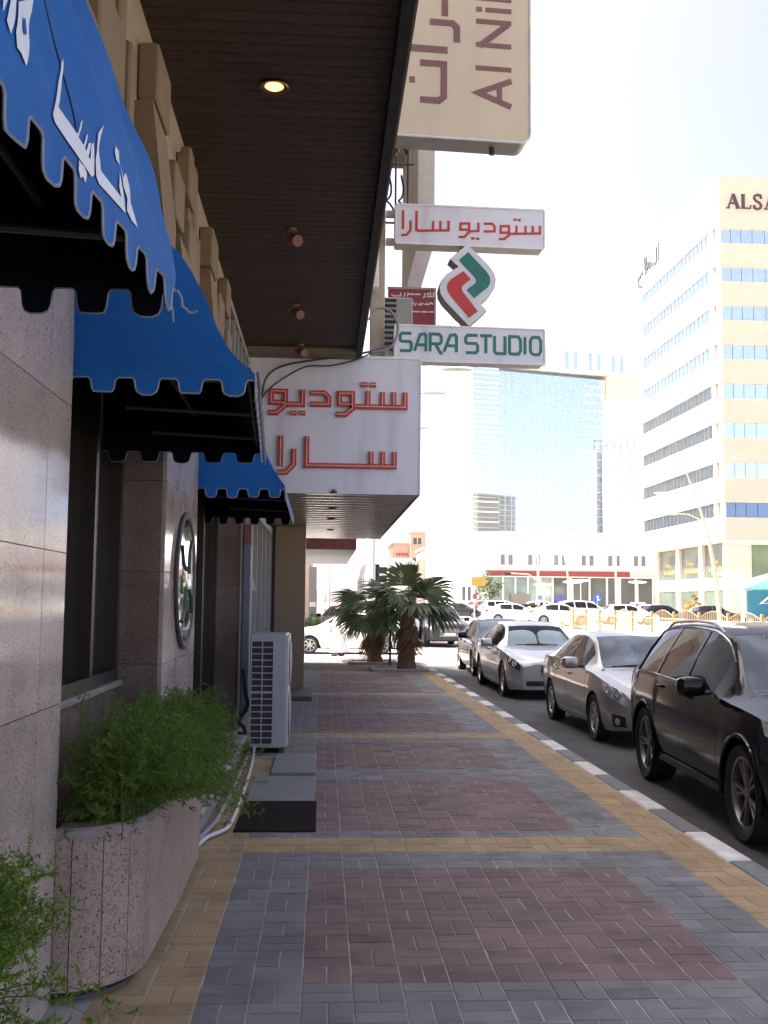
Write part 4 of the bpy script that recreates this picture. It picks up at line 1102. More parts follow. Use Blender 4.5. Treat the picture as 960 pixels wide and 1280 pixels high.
def make_car(name, p, pm, label, cat, loc, rz=0, group=None, detail=2, glass=None):
    s = CarShape(p); L = s.L; glass = glass or GLASS_C
    root = thing(name, label, cat, loc, group, rz)
    st = set([0, L])
    n = {2: 46, 1: 26, 0: 18}[detail]
    for i in range(n + 1): st.add(L * i / n)
    for y in (.015, .04, .08, .14, .22, .32): st.add(y); st.add(L - y)
    for yw in p['wy']:
        q = {2: 14, 1: 9, 0: 6}[detail]
        for i in range(-q, q + 1): st.add(yw + p['arch'] * math.sin(math.pi / 2 * i / q) * 1.0)
    sp = [p['ws'][0], p['ws'][1], p['rw'][0], p['rw'][1]] + [v for w in p['win'] for v in w] + [d for d in p['seams']]
    for v in sp: st.add(v)
    st = sorted(st); keep = []
    for v in st:
        if keep and v - keep[-1] < .008:
            if v in sp or v == L: keep[-1] = v
            continue
        keep.append(v)
    st = keep; R = [s.rows(y) for y in st]; NR = 13
    def zone(i, k):
        ym = (st[i] + st[i + 1]) / 2
        if 10 <= k <= 11 and p['ws'][0] < ym < p['ws'][1]: return 'windscreen'
        if 9 < k <= 11 and p['rw'][0] < ym < p['rw'][1]: return 'rear_window'
        if 6 <= k <= 7:
            for q, w in enumerate(p['win']):
                if w[0] < ym < w[1] and R[i][8][1] - R[i][6][1] > .015: return 'side_window%d' % q
        if detail == 2 and k <= 4:
            for q, d in enumerate(p['doors']):
                if d[0] < ym < d[1]: return 'door%d' % q
        if detail == 2 and k >= 9 and .35 < ym < p['ws'][0] - .03: return 'bonnet'
        return 'body'
    parts = {}
    for side in (-1, 1):
        for i in range(len(st) - 1):
            for k in range(NR - 1):
                z = zone(i, k)
                key = z if z in ('body', 'windscreen', 'rear_window', 'bonnet') else z + ('r' if side < 0 else 'l')
                parts.setdefault(key, []).append((side, i, k))
    def quad_mesh(cells, inset=0.0):
        mb = MB(); idx = {}
        def V(side, i, k):
            key = (side if R[i][k][0] > 1e-6 else 0, i, k)
            if key not in idx:
                x, z = R[i][k]
                idx[key] = len(mb.v); mb.v.append((side * x * (1 - inset), st[i], z - inset * .35))
            return idx[key]
        for side, i, k in cells:
            f = [V(side, i, k), V(side, i, k + 1), V(side, i + 1, k + 1), V(side, i + 1, k)]
            f = [v for q, v in enumerate(f) if v not in f[:q]]
            if len(f) < 3: continue
            mb.f.append(f if side < 0 else f[::-1]); mb.m.append(0)
        return mb
    for key, cells in parts.items():
        if key == 'body':
            mb = quad_mesh(cells)
            for e, rev in ((0, False), (len(st) - 1, True)):               # close nose and tail
                vs = [(-x, st[e], z) for x, z in R[e]] + [(x, st[e], z) for x, z in R[e][-2::-1]]
                f = list(range(len(vs)))
                mb.add(vs, [f[::-1] if not rev else f])
            body = mb.build('body', pm, root, smooth=40, local=True)
        elif 'window' in key or key == 'windscreen':
            quad_mesh(cells, .006).build('windscreen' if key == 'windscreen' else ('rear_window' if key == 'rear_window' else 'side_window'), (p.get('ws_glass') or GLASS_F) if key == 'windscreen' and detail == 2 else glass, root, smooth=60, local=True)
        else:
            quad_mesh(cells).build('bonnet' if key == 'bonnet' else 'door', pm, root, smooth=40, local=True)
    Wm = max(q[1] for q in p['W'])
    # dark floor pan, cabin floor, seats
    m = MB(); zf = min(q[1] for q in p['zb']); belt = s.zs(L * .5)
    m.bx(-(Wm - .30), Wm - .30, .25, L - .25, zf - .02, belt - .28)
    m.bx(-(Wm - .10), Wm - .10, p['wy'][0] + p['arch'] + .03, p['wy'][1] - p['arch'] - .03, zf - .01, zf + .06)
    for yw in p['wy']:
        for sd in (-1, 1):
            m.lathe([(p['arch'] + .004, sd * (Wm - .045)), (p['arch'] + .004, sd * (Wm - .33))], (0, yw, p['r']), 'x', 14, a0=-.2, a1=math.pi + .2)
    m.build('underbody', BLACK, root, local=True)
    if detail == 2:
        m = MB(); y1 = p['ws'][1]
        for x in (-.37, .37):
            m.sell((x, y1 + .15, belt - .12), (.25, .27, .12), .5); m.sell((x, y1 + .42, belt + .13), (.24, .09, .36), .5); m.sell((x, y1 + .46, belt + .50 if p['H'] > 1.6 else belt + .36), (.13, .05, .10), .6)
        m.sell((0, y1 + 1.28, belt + .08), (.62, .10, .36), .45)
        m.build('seat', SEAT, root, smooth=True, local=True)
        m = MB(); m.sell((0, p['ws'][0] + .42, belt - .09), (Wm - .18, .30, .11), .5); m.lathe([(.17, -.012), (.185, 0), (.17, .012)], (.37, p['ws'][1] - .25, belt + .02), 'y', 20); m.build('dashboard', TRIM_K, root, smooth=True, local=True)
    # wheels
    tb, gb, dk = wheel_meshes(p['r'], p['tw'], p['rim'], p['spokes'], p['split']) if detail else wheel_meshes(p['r'], p['tw'], p['rim'], 5, 0)
    first = None
    for yw in p['wy']:
        for sd in (-1, 1):
            if first is None:
                w = tb.build('wheel', RUBBER, root, smooth=40, local=True); q = gb.build('rim', p.get('rim_mat') or RIM, w, smooth=35, local=True); d = dk.build('brake_disc', TRIM_K, w, local=True)
                first = (w.data, q.data, d.data)
            else:
                w = put(first[0], 'wheel', root); put(first[1], 'rim', w); put(first[2], 'brake_disc', w)
            w.location = (sd * (s.W(yw) - p['tw'] / 2 - .005), yw, p['r'])
            if sd > 0: w.rotation_euler = (0, 0, math.pi)
    # mirrors
    ym = p['mirror']; zb_ = s.zs(ym)
    for sd in (-1, 1):
        m = MB(); m.sell((sd * (s.W(ym) + .13), ym, zb_ + .085), (.125, .075, .085), .55, 16, 10)
        mi = m.build('wing_mirror', p.get('mirror_mat') or pm, root, smooth=60, local=True)
        if detail == 2:
            q = MB(); q.sell((sd * (s.W(ym) + .02), ym + .01, zb_ + .03), (.09, .03, .022), .6); q.build('mirror_arm', TRIM_K, mi, smooth=True, local=True)
            q = MB(); q.bx(sd * (s.W(ym) + .13) - .10, sd * (s.W(ym) + .13) + .10, ym + .070, ym + .078, zb_ + .03, zb_ + .14); q.build('mirror_glass', CHROME, mi, local=True)
    # lamps
    for sd in (-1, 1):
        m = MB(); s.patch(m, p['head'], 10, 5, .006, side=sd); hl = m.build('headlight', p.get('lens') or LAMPG, root, smooth=50, local=True)
        if detail == 2 and p.get('rings'):
            for (yy, kk, rr_) in p['rings']:
                c = s.surf(yy, kk, .012, sd); a = s.surf(yy + .02, kk, .012, sd) - s.surf(yy - .02, kk, .012, sd); b = s.surf(yy, kk + .1, .012, sd) - s.surf(yy, kk - .1, .012, sd)
                a.normalize(); b = (b - a * b.dot(a)).normalized()
                q = MB(); q.tube([c + (a * math.cos(t_) + b * math.sin(t_)) * rr_ for t_ in [2 * math.pi * h / 18 for h in range(19)]], .010, 6, cap=False)
                nn_ = a.cross(b) * .012; q.build('lamp_ring', p.get('ring_mat') or CHROME, hl, smooth=True, local=True)
                q = MB(); q.tube([c - nn_ * .5, c + nn_ * .5], rr_ * .62, 16); q.build('lamp_bulb', LAMPG, hl, smooth=40, local=True)
        m = MB(); s.patch(m, [(L - .30, 3.6), (L - .02, 3.4), (L - .02, 4.9), (L - .30, 4.9)], 6, 3, .005, side=sd); m.build('tail_light', REDL, root, smooth=50, local=True)
        if detail == 2:
            if p.get('fog'):
                m = MB(); s.patch(m, p['fog'], 6, 4, .004, side=sd); fg = m.build('fog_lamp_recess', TRIM_K, root, smooth=50, local=True)
                yy, kk = [sum(c[a] for c in p['fog']) / 4 for a in (0, 1)]; c = s.surf(yy, kk, .006, sd); o2 = s.surf(yy, kk, .012, sd)
                m = MB(); m.tube([c, o2], .045, 14); m.build('fog_lamp', LAMPG, fg, smooth=40, local=True)
            for ys in p['seams']:
                m = MB(); s.patch(m, [(ys - .004, .15), (ys + .004, .15), (ys + .004, 5), (ys - .004, 5)], 1, 14, .0012, side=sd, thick=.004); m.build('panel_gap', TRIM_K, root, local=True)
            for q, (yh, kh) in enumerate(p['handles']):
                c = s.surf(yh, kh, .022, sd); d = (s.surf(yh + .09, kh, .022, sd) - s.surf(yh - .09, kh, .022, sd)) * .5
                m = MB(); m.tube([c - d - Vector((sd * .02, 0, 0)), c - d * .8, c, c + d * .8, c + d - Vector((sd * .02, 0, 0))], .014, 8); m.build('door_handle', p.get('handle_mat') or pm, root, smooth=True, local=True)
                m = MB(); s.patch(m, [(yh - .06, kh - .22), (yh + .05, kh - .22), (yh + .05, kh + .10), (yh - .06, kh + .10)], 2, 2, .0015, side=sd, thick=.003); m.build('handle_recess', TRIM_K, root, local=True)
            tm = p.get('trim')
            y0, y1 = p['win'][0][0] - .03, p['win'][-1][1] + .02
            m = MB(); pts = []
            N = 26
            for i in range(N + 1): pts.append(s.surf(y0 + (y1 - y0) * i / N, 5.75, .004, sd))
            m.tube(pts, .011, 5)
            if tm == 'full':
                pts = [s.surf(y1 - (y1 - y0) * i / N, 8.45, .004, sd) for i in range(N + 1)]
                m.tube([s.surf(y1, 5.75 + 2.7 * i / 6, .004, sd) for i in range(7)] + pts, .010, 5)
            m.build('window_trim', CHROME if tm else TRIM_K, root, smooth=True, local=True)
            for a, b in zip(p['win'], p['win'][1:]):
                m = MB(); s.patch(m, [(a[1] - .005, 5.9), (b[0] + .005, 5.9), (b[0] + .005, 8.2), (a[1] - .005, 8.2)], 2, 5, .002, side=sd, thick=.004); m.build('window_pillar', TRIM_K, root, smooth=50, local=True)
            if p.get('flare'):
                for yw in p['wy']:
                    m = MB(); A = p['arch']
                    m.tube([Vector((sd * (s.W(yw + A * math.cos(t_)) * .998), yw + (A + .01) * math.cos(t_), p['r'] + (A + .01) * math.sin(t_))) for t_ in [math.pi * (-.06 + 1.12 * h / 26) for h in range(27)]], p['flare'], 8)
                    m.build('wheel_arch', pm, root, smooth=True, local=True)
            m = MB(); yq0, yq1 = p['wy'][0] + p['arch'] + .05, p['wy'][1] - p['arch'] - .05
            s.patch(m, [(yq0, .02), (yq1, .02), (yq1, .55), (yq0, .55)], 10, 3, p.get('sill', .006), side=sd, thick=.02); m.build('side_sill', p.get('sill_mat') or pm, root, smooth=40, local=True)
    if detail == 2:
        for ww in (-1, 1):                                                    # wipers on the cowl
            m = MB(); m.tube([(ww * .10 + .25, p['ws'][0] + .02, s.zt(p['ws'][0]) + .012), (ww * .10 - .05, p['ws'][0] + .05, s.zt(p['ws'][0] + .05) + .015), (ww * .10 - .42, p['ws'][0] + .06, s.zt(p['ws'][0] + .06) - .012)], .010, 5)
            m.build('wiper', TRIM_K, root, local=True)
        m = MB(); s.patch(m, [(p['ws'][0] - .09, 9.1), (p['ws'][0] + .005, 9.1), (p['ws'][0] + .005, 12), (p['ws'][0] - .09, 12)], 2, 8, .002, side=-1, thick=.004); s.patch(m, [(p['ws'][0] - .09, 9.1), (p['ws'][0] + .005, 9.1), (p['ws'][0] + .005, 12), (p['ws'][0] - .09, 12)], 2, 8, .002, side=1, thick=.004)
        m.build('cowl', TRIM_K, root, smooth=40, local=True)
    p['extra'](root, s, pm) if p.get('extra') else None
    return root

# --- shapes (y from the front bumper)
def x_suv(root, s, pm):
    for sd in (-1, 1):
        m = MB(); P = [(s.surf(2.3 + 2.1 * i / 14, 9.3, .0, sd) + Vector((0, 0, .045 * min(1, min(i, 14 - i) / 2) - .004))) for i in range(15)]
        m.tube(P, [.010 + .006 * min(1, min(i, 14 - i) / 2) for i in range(15)], 8); m.build('roof_rail', M('satin_rail', (.50, .51, .52), .3, .8), root, smooth=True, local=True)
    m = MB(); m.bx(-.42, .42, -.012, .03, .42, .82); g = m.build('grille', TRIM_K, root, local=True)
    m = MB()
    for k in range(7): m.bx(-.41, .41, -.02, -.013, .46 + k * .052, .475 + k * .052)
    m.build('grille_bar', CHROME, g, local=True)
    m = MB(); m.bx(-.26, .26, -.03, -.021, .50, .61); m.build('number_plate', PLATE, root, local=True)
def x_saloon(root, s, pm):
    m = MB(); m.bx(-.42, .42, -.010, .03, .56, .64); m.bx(-.50, .50, -.008, .03, .30, .40); m.build('grille', TRIM_K, root, local=True)
    m = MB(); m.bx(-.26, .26, -.022, -.012, .44, .55); m.build('number_plate', PLATE, root, local=True)
def x_limo(root, s, pm):
    for sd in (-1, 1):
        m = MB(); P = [(.045, .50), (.27, .47), (.32, .55), (.31, .66), (.26, .70), (.06, .705)]
        m.prism([(sd * a, b) for a, b in (P if sd > 0 else P[::-1])], .02, -.028, lambda a, b, d: (a, d, b)); g = m.build('grille', TRIM_K, root, local=True)
        m = MB(); Q = [(sd * a, b) for a, b in P] + [(sd * P[0][0], P[0][1])]; m.tube([(a, -.03, b) for a, b in Q], .010, 5, cap=False); m.build('grille_frame', CHROME, g, smooth=True, local=True)
        m = MB()
        for k in range(7): m.bx(sd * (.08 + k * .032) - .004, sd * (.08 + k * .032) + .004, -.036, -.0285, .49, .695)
        m.build('grille_bar', ALU, g, local=True)
    m = MB(); m.bev(-.60, .60, -.012, .04, .27, .37, .008); q = m.build('lower_intake', TRIM_K, root, local=True)
    m = MB(); m.bx(-.60, .60, -.020, -.013, .315, .325); m.build('chrome_strip', CHROME, q, local=True)
    m = MB(); m.bx(-.26, .26, -.022, -.012, .39, .49); m.build('number_plate', PLATE, root, local=True)
    # folding sun shade of two lobes behind the windscreen
    yb, yt = p_limo['ws']; SH = M('sunshade_foil', (.78, .90, .92), .5, 0, var=.08, scale=5)
    sh = None
    for cx in (-.345, .345):
        P = []
        for k in range(28):
            a = 2 * math.pi * k / 28; c_, s_ = math.cos(a), math.sin(a)
            u = .5 + .43 * math.copysign(abs(s_) ** .75, s_); x = cx + .335 * math.copysign(abs(c_) ** .75, c_)
            y = yb + .05 + (yt - yb - .05) * u; z = s.zt(y) - .075 - .03 * (x / .6) ** 2
            P.append((x, y, z))
        m = MB(); m.add(P, [tuple(range(28))]); sh = m.build('sunshade', SH, root, local=True)
        m = MB(); m.tube(P + [P[0]], .007, 4, cap=False); m.build('sunshade_edge', M('sunshade_trim', (.09, .13, .16), .7), sh, local=True)

p_suv = dict(L=5.09, H=1.72, r=.385, tw=.28, rim=.285, spokes=5, split=.17, rim_mat=RIM_D, arch=.445, wy=(.99, 3.99), tag='suv',
    zt=[(0, .82), (.03, .92), (.10, .985), (.45, 1.05), (1.0, 1.125), (1.28, 1.165), (2.12, 1.615), (2.5, 1.69), (3.2, 1.71), (4.0, 1.685), (4.5, 1.61), (4.92, 1.22), (5.04, 1.06), (5.09, .95)],
    zs=[(0, .74), (.10, .90), (.45, .985), (1.28, 1.055), (2.2, 1.085), (4.2, 1.13), (4.9, 1.12), (5.09, .88)],
    W=[(0, .70), (.05, .78), (.16, .87), (.35, .945), (.6, .985), (4.3, .985), (4.75, .93), (5.0, .86), (5.09, .78)],
    Wr=[(0, .50), (.2, .68), (1.0, .80), (1.28, .80), (2.12, .655), (3.0, .635), (4.5, .60), (4.95, .72), (5.09, .60)],
    zb=[(0, .32), (.5, .27), (1.5, .30), (4.0, .30), (4.8, .34), (5.09, .42)],
    ws=(1.30, 2.14), rw=(4.55, 4.90), win=[(1.78, 2.62), (2.68, 3.62), (3.68, 4.42)], doors=[(1.58, 2.65), (2.65, 3.60)], seams=[1.58, 2.65, 3.60],
    mirror=1.80, head=[(.05, 3.5), (.50, 3.9), (.62, 4.9), (.06, 4.9)], fog=[(.03, 1.2), (.2, 1.2), (.2, 2.2), (.03, 2.2)], handles=[(2.45, 4.05), (3.40, 4.05)], trim='full', flare=.018, sill=.03, extra=x_suv)
p_sal = dict(L=4.54, H=1.47, r=.315, tw=.205, rim=.215, spokes=7, split=0, arch=.365, wy=(.93, 3.53), tag='saloon',
    zt=[(0, .62), (.03, .70), (.10, .755), (.35, .845), (.85, .945), (1.10, .985), (1.98, 1.405), (2.35, 1.46), (2.9, 1.455), (3.35, 1.39), (3.95, 1.10), (4.35, 1.07), (4.48, 1.0), (4.54, .85)],
    zs=[(0, .58), (.1, .715), (.35, .80), (.85, .885), (1.10, .915), (2.0, .955), (3.0, .99), (3.9, 1.02), (4.4, 1.0), (4.54, .8)],
    W=[(0, .58), (.05, .665), (.15, .755), (.35, .835), (.7, .87), (1.2, .88), (3.4, .88), (4.1, .845), (4.4, .77), (4.54, .66)],
    Wr=[(0, .40), (.3, .60), (.95, .70), (1.10, .70), (1.98, .57), (2.5, .555), (3.35, .545), (3.95, .64), (4.54, .52)],
    zb=[(0, .24), (.4, .20), (1.4, .22), (3.6, .22), (4.54, .32)],
    ws=(1.12, 1.98), rw=(3.38, 3.93), win=[(1.55, 2.42), (2.48, 3.36)], doors=[(1.36, 2.45), (2.45, 3.32)], seams=[1.36, 2.45, 3.32],
    mirror=1.62, head=[(.05, 3.1), (.50, 3.6), (.64, 4.8), (.05, 4.6)], fog=[(.06, .55), (.24, .55), (.24, 1.9), (.06, 1.9)], handles=[(2.28, 3.7), (3.15, 3.75)], trim=None, rings=[(.16, 3.95, .05), (.34, 4.1, .045)], extra=x_saloon)
p_limo = dict(L=5.07, H=1.48, r=.34, tw=.245, rim=.245, spokes=5, split=.14, arch=.395, wy=(.87, 3.94), tag='limousine',
    zt=[(0, .70), (.03, .755), (.10, .795), (.4, .87), (1.0, .955), (1.42, 1.0), (2.25, 1.40), (2.7, 1.475), (3.3, 1.475), (3.8, 1.40), (4.4, 1.12), (4.9, 1.08), (5.02, 1.0), (5.07, .85)],
    zs=[(0, .64), (.1, .755), (.4, .83), (1.0, .905), (1.42, .94), (2.3, .965), (4.2, 1.01), (4.9, 1.0), (5.07, .8)],
    W=[(0, .68), (.05, .765), (.15, .84), (.35, .905), (.7, .94), (1.2, .95), (4.0, .95), (4.7, .90), (4.95, .82), (5.07, .72)],
    Wr=[(0, .48), (.3, .66), (1.2, .76), (1.42, .76), (2.25, .60), (2.8, .585), (3.8, .565), (4.4, .68), (5.07, .55)],
    zb=[(0, .20), (.4, .18), (1.4, .20), (4.0, .20), (5.07, .30)],
    ws=(1.44, 2.25), rw=(3.84, 4.38), win=[(1.85, 2.72), (2.78, 3.74)], doors=[(1.58, 2.75), (2.75, 3.72)], seams=[1.58, 2.75, 3.72],
    mirror=1.92, head=[(.03, 3.2), (.42, 3.6), (.52, 4.8), (.03, 4.7)], handles=[(2.55, 4.0), (3.5, 4.05)], trim='full', rings=[(.13, 4.0, .060), (.30, 4.15, .045)], ws_glass=glass_mat('clear_windscreen', (.95, .98, 1.0), .94, (.1, .13, .16), .02, 1.6, .5), lens=M('smoked_lens', (.05, .055, .06), .08, .2), ring_mat=M('lamp_white_ring', (.75, .76, .78), .2), extra=x_limo)
P_BLACK = M('paint_black', (.0045, .005, .006), .10, 0, var=.03, scale=2, spec=.30)
P_BEIGE = paint('paint_silver_beige', (.40, .385, .36), .7, .34)
P_SILV = paint('paint_silver', (.46, .46, .45), .7, .32)
P_NAVY = M('paint_navy', (.006, .009, .022), .12, 0, var=.03, scale=2, spec=.28)
P_WHITE = paint('paint_white', (.74, .74, .73), 0, .3)
P_GREY = M('paint_dark_grey', (.03, .033, .036), .15, 0, var=.03, scale=2, spec=.45)
P_REDC = paint('paint_red', (.20, .03, .03), 0, .4)
p_suv['mirror_mat'] = P_BLACK; p_suv['handle_mat'] = P_BLACK
KG = 'cars parked along the kerb'
make_car('parked_car', p_suv, P_BLACK, 'black off-roader with chrome window trim, nearest of the parked cars', 'car', (4.25, 7.2, -.15), rad(-3.0), KG, 2, GLASS_C)
make_car('parked_car', p_sal, P_BEIGE, 'grey beige saloon parked right behind the black off-roader', 'car', (4.62, 13.45, -.15), rad(0.5), KG, 2)
make_car('parked_car', p_limo, P_SILV, 'silver saloon with a pale blue two-lobed sunshade in the windscreen', 'car', (4.57, 20.25, -.15), rad(0), KG, 2)
p_nav = dict(p_sal); p_nav['tag'] = 'saloon'
make_car('parked_car', p_nav, P_NAVY, 'dark navy car, farthest in the row parked along the kerb', 'car', (4.72, 26.0, -.15), rad(0), KG, 2, GLASS_D)

# ================================================================ PALMS
PALM = leaf_mat('palm_leaf', (.05, .088, .04), (.15, .19, .085), .45, .2)
PALM_Y = leaf_mat('palm_leaf_young', (.06, .13, .03), (.10, .17, .05), .45, .3)
PALM_D = leaf_mat('palm_leaf_dead', (.16, .085, .035), (.28, .17, .08), .8, .15)
BARK = M('palm_bark', (.20, .115, .065), .9, var=.35, scale=9, bump=.8, bscale=35)
def fan_leaf(Lp, Rf, n, droop, spread, seed):
    R = random.Random(seed); m = MB()
    path = [(Lp * k / 5, 0, -droop * .25 * (k / 5) ** 2 * Lp) for k in range(6)]
    m.tube(path, [.016 - .008 * k / 5 for k in range(6)], 4)
    hub = Vector(path[-1])
    for k in range(n):
        a = rad(-spread + 2 * spread * (k + .5) / n); da = rad(spread) / n
        L = Rf * (1 - .25 * (abs(a) / rad(spread)) ** 2) * R.uniform(.9, 1.08)
        def pt(f, aa, up=0.0):
            r_ = L * f
            z = up - droop * (.35 * f * f + .95 * max(0, f - .55) ** 2 * 2.2) * Rf - .10 * abs(math.sin(aa)) * f * Rf
            return (hub.x + r_ * math.cos(aa), hub.y + r_ * math.sin(aa), hub.z + z)
        j = R.uniform(-.5, .5) * da
        v = [pt(0, a), pt(.35, a - da), pt(.35, a, .022), pt(.35, a + da), pt(.76, a - da * .98), pt(.76, a, .03), pt(.76, a + da * .98), pt(.90, a - da * .5 + j), pt(.90, a + da * .5 + j), pt(1.05, a + j * 2)]
        m.add(v, [(0, 1, 2), (0, 2, 3), (1, 4, 5, 2), (2, 5, 6, 3), (4, 7, 5), (5, 8, 6), (5, 7, 8), (7, 9, 8)])
    return m
_leafmesh = {}
def leaf_data(kind, seed):
    key = (kind, seed)
    if key not in _leafmesh:
        Lp, Rf, n, dr, spd, mat = {'open': (.52, .90, 22, .42, 100, PALM), 'young': (.40, .62, 22, .10, 32, PALM_Y), 'dead': (.45, .62, 16, 1.5, 55, PALM_D)}[kind]
        o = fan_leaf(Lp, Rf, n, dr, spd, seed).build('leaf', mat, None)
        _leafmesh[key] = o.data; bpy.data.objects.remove(o)
    return _leafmesh[key]
def palm(x, y, h, rb, rt, label, seed, ns=1.0, nlv=22, lo=72, young=2):
    R = random.Random(seed)
    t = thing('fan_palm', label, 'palm', (x, y, 0), 'fan palms at the end of the pavement')
    m = MB(); N = 16; path = []; rs = []
    for k in range(N + 1):
        u = k / N; path.append((x + .05 * math.sin(u * 2.2 + seed), y, h * u)); rs.append(rb + (rt - rb) * u ** .55 + (.012 if k % 2 else -.008))
    m.tube(path, rs, 14)
    tr = m.build('trunk', BARK, t, smooth=60)
    st = MB()
    for k in range(46):                                   # old leaf bases
        u = R.uniform(.25, 1.0); a = R.uniform(0, 6.28); r_ = rb + (rt - rb) * u ** .55
        p = Vector((x + math.cos(a) * r_ * .95, y + math.sin(a) * r_ * .95, h * u)); d = Vector((math.cos(a) * .5, math.sin(a) * .5, .8)).normalized()
        st.tube([p, p + d * .07, p + d * .13], [.03, .022, .008], 5)
    st.build('leaf_bases', M('leaf_base', (.20, .12, .07), .9, var=.3), tr, kind='stuff')
    top = Vector((.05 * math.sin(2.2 + seed), 0, h - .02))
    az = R.uniform(0, 6)
    for k in range(nlv):
        u = (k + .5) / nlv; az += 2.4
        el = rad(50 - lo * u + R.uniform(-8, 8)); sc = ns * R.uniform(.88, 1.1)
        put(leaf_data('open', k % 4), 'leaf', t, top + Vector((math.cos(az) * .05, math.sin(az) * .05, .05 - .14 * u)), (R.uniform(-.5, .5), -el, az), (sc, sc, sc))
    for k in range(young):
        put(leaf_data('young', k), 'leaf', t, top + Vector((.02 * k, .02, .05)), (R.uniform(-.6, .6), -rad(86 - 8 * k), R.uniform(0, 6)), (ns * 1.05,) * 3)
    for k in range(6):
        put(leaf_data('dead', k % 2), 'leaf', t, top + Vector((0, 0, -.18)), (R.uniform(-.5, .5), rad(R.uniform(40, 62)), R.uniform(0, 6.28)), (ns * .95,) * 3)
    return t
palm(2.18, 26.6, 1.75, .26, .16, 'right palm with the thick brown trunk at the corner of the pavement', 4, .95, 13, 66)
palm(1.46, 29.6, 1.55, .24, .16, 'left palm behind the other, with lower drooping leaves', 9, .95, 13, 86, 0)
def palm_kerb(x, y, w, label):
    m = MB(); 
    m.bev(x - w, x + w, y - w, y - w + .12, -.004, .07, .01); m.bev(x - w, x + w, y + w - .12, y + w, -.004, .07, .01)
    m.bev(x - w, x - w + .12, y - w + .121, y + w - .121, -.004, .069, .01); m.bev(x + w - .12, x + w, y - w + .121, y + w - .121, -.004, .069, .01)
    m.bx(x - w + .12, x + w - .12, y - w + .12, y + w - .12, -.004, .03)
    tag(m.build('palm_bed', CONC), label, 'tree bed')
palm_kerb(1.95, 26.7, .72, 'square concrete bed round the right palm')
palm_kerb(1.40, 29.6, .70, 'square concrete bed round the left palm')
pst = MB(); pst.bev(1.78, 1.84, 28.0, 28.06, -.004, 1.0, .008); tag(pst.build('bollard', DARKMET), 'thin dark post standing between the two palm trunks', 'post')

